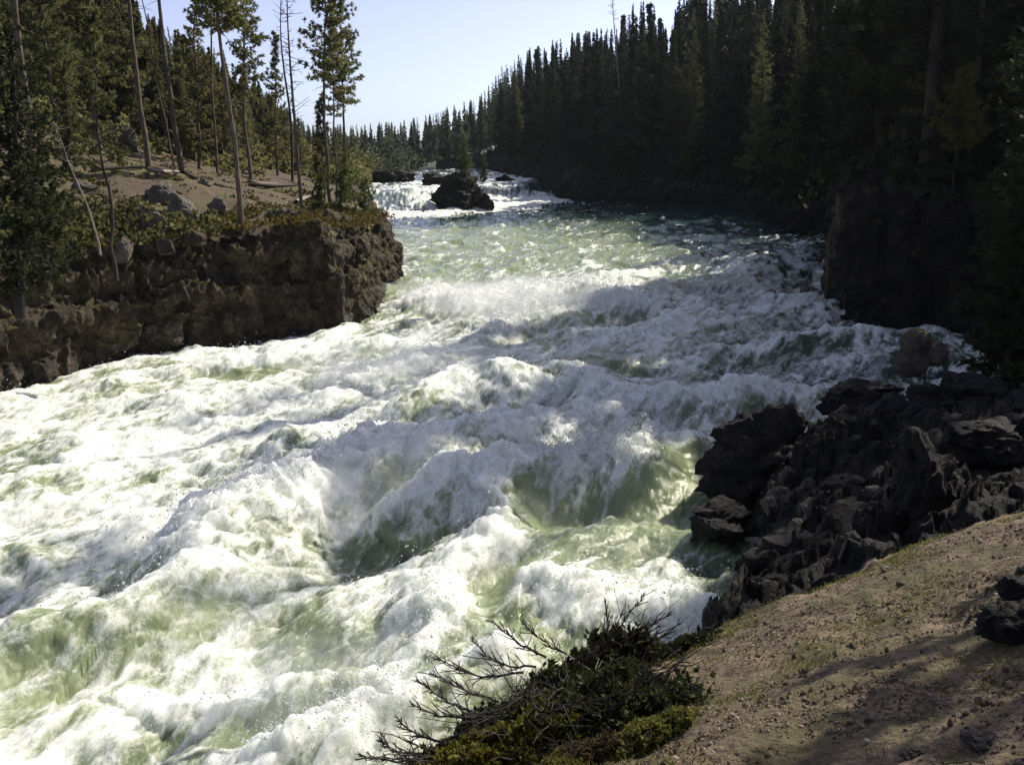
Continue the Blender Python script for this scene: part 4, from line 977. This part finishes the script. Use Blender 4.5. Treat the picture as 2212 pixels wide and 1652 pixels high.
sh(930, 1625, 80, 0.0, 7000, 'shrub_dark', 'outermost juniper clump at the bottom by the misty water', 611, 0.036, 34, 'juniper_shrub')
sh(1440, 1398, 90, -0.10, 6500, 'shrub_dark', 'low dark green shrub right of the large juniper mound', 604, 0.040, 14, 'juniper_shrub')
c = FH(1260, 1560); shrub(612, c, (0.45, 0.40, 0.20), 11000, 'shrub_dark', 'dark juniper filling the bank below the large mound', 0.038, 44, 'juniper_shrub', zfn=fore_z)
c = FH(1090, 1640); shrub(607, c, (0.45, 0.30, 0.17), 9000, 'mossy', 'olive tinted juniper patch at the bottom of the view', 0.034, 34, 'juniper_shrub', zfn=fore_z)
c = FH(1410, 1600); shrub(605, c, (0.17, 0.13, 0.08), 3000, 'shrub_yellow', 'bright yellow green leafy shrub at the bottom beside the gravel', 0.022, 12, 'leafy_shrub', zfn=fore_z)
c = FH(1275, 1645); shrub(606, c, (0.15, 0.12, 0.09), 3000, 'shrub_rust', 'brown dry shrub between the juniper and the yellow green shrub', 0.022, 16, 'dry_shrub', zfn=fore_z)
c = FH(1210, 1665); shrub(608, c, (0.10, 0.09, 0.05), 1500, 'shrub_yellow', 'small yellow green sprig cut by the bottom edge', 0.02, 6, 'leafy_shrub', zfn=fore_z)
c = hit(2060, 850, fore_z, 8, 24); shrub(609, c, (1.1, 0.8, 0.45), 6000, 'shrub_dark', 'dark green shrub on the shaded rocks behind the square stone', 0.08, 16, 'shrub', zfn=fore_z)

# bare dead branches reaching over the water
def branch_fan(seed, items, group=None):
    for i, (sx, sy, tx, ty, lb) in enumerate(items):
        rs = np.random.default_rng(seed + i); a = EP(sx, sy, -0.1); t = P(tx, ty, a[1] + rs.uniform(-.05, .3)); d = t - a; L = np.linalg.norm(d)
        a = a - d * 0.35; d = t - a; L = np.linalg.norm(d)
        mid = a + d * 0.5 + np.array([0, 0, -0.09 * L]) + rs.normal(size=3) * .03 * L
        c = catmull(np.array([a, mid, t]), 12) - a; c[1:-1] += rs.normal(size=(10, 3)) * 0.010 * L
        seg = [(c, np.linspace(.0075, .0028, 12))]
        for k in range(30):
            j = rs.integers(2, 12); e = d / L + rs.normal(size=3) * 0.45 + [0, 0, .2]; l = L * rs.uniform(.08, .30) * (1.2 - j / 14); q = c[j]
            m2 = q + e * l * .5 + rs.normal(size=3) * .05 * l
            seg.append((np.array([q, m2, q + e * l + [0, 0, .1 * l]]), np.array([.0034, .0026, .0014])))
            if rs.uniform() < .6: e2 = e + rs.normal(size=3) * .5; seg.append((np.array([m2, m2 + e2 * l * .25, m2 + e2 * l * .5]), np.array([.0024, .0018, .0011])))
        v, f = tubes(seg, 5); o = link('dead_branch', mk_mesh('dead_branch', v, f, M['twig']), None, tuple(a)); tag(o, lb, 'branch', group)
branch_fan(700, [(1150,1400,1065,1344,'bare branch reaching highest on the left of the juniper mound'), (1120,1425,1022,1385,'bare forked branch second down the left side of the mound'), (1085,1445,953,1425,'long horizontal bare branch third down the left side'),
    (1010,1525,906,1472,'long bare branch curving up over the mist'), (1040,1500,934,1457,'bare branch between the long horizontal one and the curving one'), (930,1590,862,1557,'short bare branch near the bottom of the juniper'), (887,1635,787,1632,'lowest bare branch lying almost flat over the water'),
    (890,1620,825,1600,'thin bare twig just above the lowest branch'), (1303,1370,1309,1297,'upright bare stick on top of the juniper mound'), (1322,1370,1387,1288,'tall bare twig leaning right above the mound'), (1380,1380,1463,1350,'arching bare twig over the low right shrub'),
    (1330,1372,1440,1330,'slender bare twig between the leaning twig and the arching one'), (1200,1395,1130,1345,'bare twig at the upper left shoulder of the mound'), (1000,1540,890,1520,'drooping bare branch below the curving one')],
    'bare dead branches over the river')
def inner_stem(seed, pts, label):
    q = np.array([EP(a, b, h) for a, b, h in pts]); q = catmull(q, 12); b0 = q[0].copy(); rs = np.random.default_rng(seed)
    seg = [(q - b0, np.linspace(.009, .004, 12))]
    for k in range(5):
        j = rs.integers(2, 10); e = rs.normal(size=3) * .10 + (q[-1] - q[0]) * .2; seg.append((np.array([q[j] - b0, q[j] - b0 + e * .5, q[j] - b0 + e]), np.array([.005, .0035, .002])))
    v, f = tubes(seg, 5); o = link('dead_branch', mk_mesh('dead_branch', v, f, M['bark_pale']), None, tuple(b0)); tag(o, label, 'branch', 'pale dead branches in the juniper')
inner_stem(731, [(1160,1640,-1.15),(1215,1580,-1.0),(1240,1540,-.9),(1250,1490,-.75)], 'pale crooked branch rising through the middle of the juniper')
inner_stem(732, [(1300,1580,-1.15),(1285,1550,-1.05),(1240,1530,-.95),(1190,1530,-.85)], 'pale branch lying across the juniper towards the river')
inner_stem(734, [(1350,1480,-.75),(1310,1448,-.6),(1280,1455,-.55),(1240,1480,-.55)], 'pale arched stem at the back of the juniper mound')

# ------------------------------------------------------------------ grass, gravel, undergrowth
def blades(pos, rs, h, w, spread=0.35):
    n = len(pos); az = rs.uniform(0, 6.28, n); d = np.stack([np.cos(az) * spread, np.sin(az) * spread, np.ones(n)], 1) * (h * rs.uniform(.5, 1.3, n))[:, None] if np.ndim(h) else np.stack([np.cos(az) * spread, np.sin(az) * spread, np.ones(n)], 1) * (h * rs.uniform(.5, 1.3, n))[:, None]
    s = np.stack([-np.sin(az), np.cos(az), 0 * az], 1) * w
    V = np.stack([pos - s, pos + s, pos + d * .6 + s * .6, pos + d + np.array([0, 0, -.15]) * np.linalg.norm(d, axis=1)[:, None]], 1).reshape(-1, 3)
    return V, np.arange(n * 4).reshape(-1, 4), np.repeat(rs.uniform(0, 1, n), 4)
rs = np.random.default_rng(44)
# one big tuft
c = FH(1345, 1560); n = 420; az = rs.uniform(0, 6.28, n); el = rs.uniform(.35, 1.5, n); L = rs.uniform(.12, .26, n)
d = np.stack([np.cos(az) * np.cos(el), np.sin(az) * np.cos(el), np.sin(el)], 1) * L[:, None]; s = np.stack([-np.sin(az), np.cos(az), 0 * az], 1) * .0022
b0 = rs.normal(size=(n, 3)) * [.03, .03, .002]
V = np.concatenate([np.stack([b0 - s, b0 + s, b0 + d * .55 + s * .8, b0 + d * .55 - s * .8], 1), np.stack([b0 + d * .55 - s * .8, b0 + d * .55 + s * .8, b0 + d + [0, 0, -.03], b0 + d + [0, 0, -.03] - s * .1], 1)]).reshape(-1, 3)
o = link('grass_tuft', mk_mesh('grass_tuft', V, np.arange(n * 8).reshape(-1, 4), M['grass'], False, {'tone': np.repeat(rs.uniform(0, 1, n * 2), 4)}), None, tuple(c)); tag(o, 'spiky tuft of long grass standing between the juniper and the gravel', 'grass tuft')
def fore_pts(n, rs, xr, yr, smin=0.05):
    x = rs.uniform(*xr, n); y = rs.uniform(*yr, n); _, _, s1, _ = fore_raw(x, y); k = s1 > smin; return x[k], y[k], s1[k]
x, y, s1 = fore_pts(200000, rs, (-1.2, 5.5), (1.5, 8.5)); p = np.stack([x, y, 0 * x], 1)
dens = fbm(p * 1.3 + 7, 4); k = (rs.uniform(size=len(x)) < np.clip(dens * 1.6 - 0.05 + 0.7 * (s1 < 0.5) * (x < 3.2) + 0.35 * (x < 0.6), 0, 1)); x, y = x[k], y[k]
pos = np.stack([x, y, fore_z(x, y)], 1); V, F_, tn = blades(pos, rs, 0.030, 0.0022, 0.9)
o = link('grass', mk_mesh('grass', V, F_, M['grass'], False, {'tone': tn}), None); tag(o, 'short dry grass in thin patches on the gravelly slope', 'grass', kind='stuff')
x, y, s1 = fore_pts(230000, rs, (-1.2, 5.5), (1.3, 8.5)); kk = rs.uniform(size=len(x)) < np.clip(0.52 + 1.5 * fbm(np.stack([x * 1.6, y * 1.6, x * 0 + 41], 1), 4), 0.04, 1)**1.5; x, y = x[kk], y[kk]; n = len(x)
r = np.clip(rs.lognormal(math.log(.0040), .5, n), .002, .024); pos = np.stack([x, y, fore_z(x, y) + r * .25], 1)
v1, f1 = ICO[1]; q = v1[None] * (1 + 0.15 * rs.normal(size=(n, len(v1), 1))) * r[:, None, None] * rs.uniform(.6, 1.2, (n, 1, 3)); V = (q + pos[:, None]).reshape(-1, 3)
F_ = (f1[None] + len(v1) * np.arange(n)[:, None, None]).reshape(-1, 3)
def gravel_mat():
    m = N('gravel_stones'); at = m.n('ShaderNodeAttribute', attribute_name='tone').outputs['Fac']; b = m.n('ShaderNodeBsdfPrincipled')
    m.l(m.ramp(at, [(0, (.055, .038, .023)), (.5, (.14, .098, .06)), (.9, (.23, .17, .11)), (1, (.38, .32, .25))]), b.inputs['Base Color']); b.inputs['Roughness'].default_value = .85; return m.out(b.outputs[0])
o = link('gravel', mk_mesh('gravel', V, F_, gravel_mat(), False, {'tone': np.repeat(rs.uniform(0, 1, n), len(v1))}), None); tag(o, 'loose small stones scattered over the sunlit slope', 'gravel', kind='stuff')

def undergrowth(name, zfn, xr, yr, cond, n, size, mat, label, seed, lift=0.1, k=5, clump=6):
    rs = np.random.default_rng(seed); x = rs.uniform(*xr, n); y = rs.uniform(*yr, n); kk = cond(x, y); x, y = x[kk], y[kk]
    x = np.repeat(x, clump) + rs.normal(size=len(x) * clump) * size * 1.3; y = np.repeat(y, clump) + rs.normal(size=len(y) * clump) * size * 1.3
    z = zfn(x, y) + rs.uniform(0, 1, len(x))**1.5 * lift * (1 + 2 * np.clip(fbm(np.stack([x * .6, y * .6, 0 * x], 1), 2), 0, 1) * 2)
    p = np.stack([x, y, z], 1); V, F_, tn = tufts(p, np.tile([0, 0, 1.0], (len(p), 1)), rs, np.full(len(p), size), k, .3, 1.0)
    o = link(name, mk_mesh(name, V, F_, M[mat], False, {'tone': tn})); tag(o, label, 'undergrowth', kind='stuff')
def c_left_edge(x, y):
    d, sg, st = polydist(x, y, LSH); s = d * sg; return (s > .15) & (s < 3.2) & (fbm(np.stack([x * .5, y * .5, x * 0 + 2], 1), 3) > -.12)
undergrowth('cliff_plants', left_z, (-24, -2), (14, 46), c_left_edge, 9000, 0.11, 'mossy', 'yellow brown moss and low plants along the left cliff top', 801, .12)
def c_left_bench(x, y):
    d, sg, st = polydist(x, y, LSH); s = d * sg; return (s > 2.5) & (s < 12) & (fbm(np.stack([x * .5, y * .5, x * 0 + 2], 1), 3) > .12)
undergrowth('bench_plants', left_z, (-34, -4), (18, 60), c_left_bench, 8000, 0.11, 'mossy', 'patchy low plants on the brown left clearing', 802, .06, clump=4)
def c_left_wood(x, y):
    d, sg, st = polydist(x, y, LSH); s = d * sg; lim = np.where(y < 58, 13.5, np.where(y < 68, 7.5, 0.3)); return (s > lim) & (s < 34)
undergrowth('forest_undergrowth', left_z, (-60, -8), (30, 112), c_left_wood, 9000, 0.45, 'needle_olive', 'saplings and bushes filling the left forest floor', 803, .7, clump=5)
def c_right(x, y):
    d, sg, st = polydist(x, y, RSH); s = -d * sg; return (s > .6) & (s < 16)
undergrowth('shaded_undergrowth', right_z, (-6, 70), (24, 150), c_right, 12000, 0.5, 'needle_dark', 'dark bushes covering the shaded right bank below the trees', 804, .8, clump=5)
def c_leftdark(x, y):
    d, sg, st = polydist(x, y, LSH); s = d * sg; return (s > .2) & (s < 5) & (x < -8.3)
undergrowth('cliff_bushes', left_z, (-20, -8), (12, 32), c_leftdark, 1600, 0.2, 'needle', 'dense dark bushes on the cliff top at the left edge', 805, .6, clump=8)

# ------------------------------------------------------------------ trees placed just outside the right edge to shade the rocks, and the forest mass behind
SIDE = [(10.9,19.2),(11.7,20.6),(12.4,22.6),(11.6,21.6),(13.2,20.5),(15.2,22.5),(14.6,18.2),(17.5,21),(12.2,18.2),(17,17.5)]
stand(right_protos, SIDE, 'dark conifer placed just outside the right edge to shade the rocks', 'tree', 'conifers on the near right shore', lambda x, y: fore_z(x, y), 0.72, 0.84, cap=False)
def forest_mass(name, spots, zfn, label, mat, seed, H=11.0):
    rs = np.random.default_rng(seed); C_, S_, T_, seg = [], [], [], []
    for x, y in spots:
        z = float(zfn(x, y)[0]); top = min(z + H * rs.uniform(.8, 1.25), sky_cap(x, y, z, rs))
        h = top - z
        if h < 2: continue
        n = int(300 * h / 10); t = rs.uniform(0.04, 1, n)**0.9; r = 1.75 * (1 - t)**1.05 * (0.8 + 0.25 * np.sin(t * h * 3.1 + x)) * rs.uniform(.25, 1, n)**.5; az = rs.uniform(0, 6.28, n)
        C_.append(np.stack([x + r * np.cos(az), y + r * np.sin(az), z + t * h - 0.25 * r], 1)); T_.append(np.clip(rs.uniform() + rs.normal(size=n) * .2, 0, 1)); S_.append(.16 + .55 * np.minimum(1, 1.6 * (1 - t)))
    c = np.concatenate(C_); d = rs.normal(size=c.shape) * .4 + [0, 0, -.1]
    V, F_, tn = tufts(c, d, rs, np.concatenate(S_), 5, .24, 1.0, np.concatenate(T_))
    o = link(name, mk_mesh(name, V, F_, M[mat], False, {'tone': tn})); tag(o, label, 'forest', kind='stuff')
def bf(rs):
    y = rs.uniform(70, 165); x = rs.uniform(-2, 0.5 * y); d, sg, st = polydist(np.array([x]), np.array([y]), RSH); s_ = -d[0] * sg[0]
    return (x, y) if 5 < s_ < 45 else None
forest_mass('background_forest', poisson(np.random.default_rng(31), 330, lambda p: 1.6, bf), right_z, 'dense mass of far conifers filling the right hillside', 'needle_dark', 32, 15)
def bl(rs):
    y = rs.uniform(62, 125); x = rs.uniform(-0.6 * y, -10); d, sg, st = polydist(np.array([x]), np.array([y]), LSH); s_ = d[0] * sg[0]
    return (x, y) if 9 < s_ < 50 else None
forest_mass('background_forest', poisson(np.random.default_rng(33), 230, lambda p: 1.8, bl), left_z, 'dense mass of far conifers filling the left hillside', 'needle', 34, 12)
def bfar(rs):
    y = rs.uniform(165, 262); x = rs.uniform(-0.34 * y, 0.24 * y); return (x, y)
forest_mass('background_forest', poisson(np.random.default_rng(35), 420, lambda p: 2.2, bfar), far_z, 'distant conifers closing the valley under the pale sky', 'needle_far', 36, 15)

stand([[conifer(540, 7.0, 1.25, 0.09, base=0.3, kind='pine', dens=1.8, mats=('bark', 'needle'), tuft=0.2, k=8), False, 7.0]], [(6.0, 6.5), (6.7, 6.6), (5.4, 5.9)], 'pine just outside the view whose shade falls on the flat boulder', 'tree', 'pines on the slope beside the viewer', fore_z, 0.9, 1.05, cap=False)

# ------------------------------------------------------------------ mist over the breaking crests, and the air
def volume_mat(name, col, dens, ani=0.3):
    m = bpy.data.materials.new(name); t = nt(m); v = t.nodes.new('ShaderNodeVolumePrincipled'); v.inputs['Color'].default_value = (*col, 1); v.inputs['Density'].default_value = dens; v.inputs['Anisotropy'].default_value = ani
    o = t.nodes.new('ShaderNodeOutputMaterial'); t.links.new(v.outputs[0], o.inputs['Volume']); return m
vm = volume_mat('mist_air', (0.93, 0.95, 0.97), 0.30)
for i_, (a_, b_, r_, lb_) in enumerate([((700, 1480), 0, (1.3, .9, .42), 'soft white mist hanging over the nearest foam beside the juniper'), ((1100, 640), 0, (4.0, 1.6, .8), 'soft mist above the far breaking crest at mid river'),
        ((760, 1030), 0, (2.2, 1.3, .6), 'mist drifting off the long foaming crest at centre left'), ((900, 790), 0, (3.2, 1.6, .6), 'mist over the white water right of the cliff tip')]):
    c = W(a_[0], a_[1], 3.2 if a_[1] < 500 else (0.9 if a_[1] < 700 else 0.4)); 
    if a_[1] < 500: c = P(a_[0], a_[1], 77)
    v, f = ICO[4]; nn_ = 1 + 0.9 * fbm(v * 1.5 + i_ * 9, 4)
    o = link('mist', mk_mesh('mist', v * nn_[:, None] * np.array(r_), f, vm, True), None, tuple(c)); tag(o, lb_, 'mist', kind='stuff')
v = np.array([[x, y, z] for x in (-330, 330) for y in (-60, 330) for z in (-5.5, 75.0)], float)
f = np.array([[0, 1, 3, 2], [4, 6, 7, 5], [0, 4, 5, 1], [2, 3, 7, 6], [0, 2, 6, 4], [1, 5, 7, 3]])
o = link('haze', mk_mesh('haze', v, f, volume_mat('haze_air', (0.80, 0.88, 1.0), 0.00012, 0.55), False)); tag(o, 'thin pale air filling the valley', 'haze', kind='stuff')
scene.cycles.volume_bounces = 1

undergrowth('far_undergrowth', lambda x, y: np.maximum(left_z(x, y) * 0 + 3.6, 0), (-40, -13), (106, 175), lambda x, y: x < -14.5 - 0.01 * (y - 106), 2600, 0.7, 'needle_far', 'low bushes along the far left shore upstream', 806, 1.5, clump=6)

rs = np.random.default_rng(61); x, y, s1 = fore_pts(2600, rs, (-1.0, 5.2), (1.5, 8.0)); n = len(x); az = rs.uniform(0, 6.28, n); L = rs.uniform(.015, .07, n)
p0 = np.stack([x, y, fore_z(x, y) + .006], 1); x2 = x + np.cos(az) * L; y2 = y + np.sin(az) * L; p1 = np.stack([x2, y2, fore_z(x2, y2) + rs.uniform(.006, .016, n)], 1)
v, f = tubes([(np.array([a_, (a_ + b_) / 2 + [0, 0, .003], b_]), np.array([.0016, .0014, .0008])) for a_, b_ in zip(p0, p1)], 4)
o = link('twig_litter', mk_mesh('twig_litter', v, f, M['bark_dark'])); tag(o, 'fallen twigs and needles littering the gravelly slope', 'litter', kind='stuff')
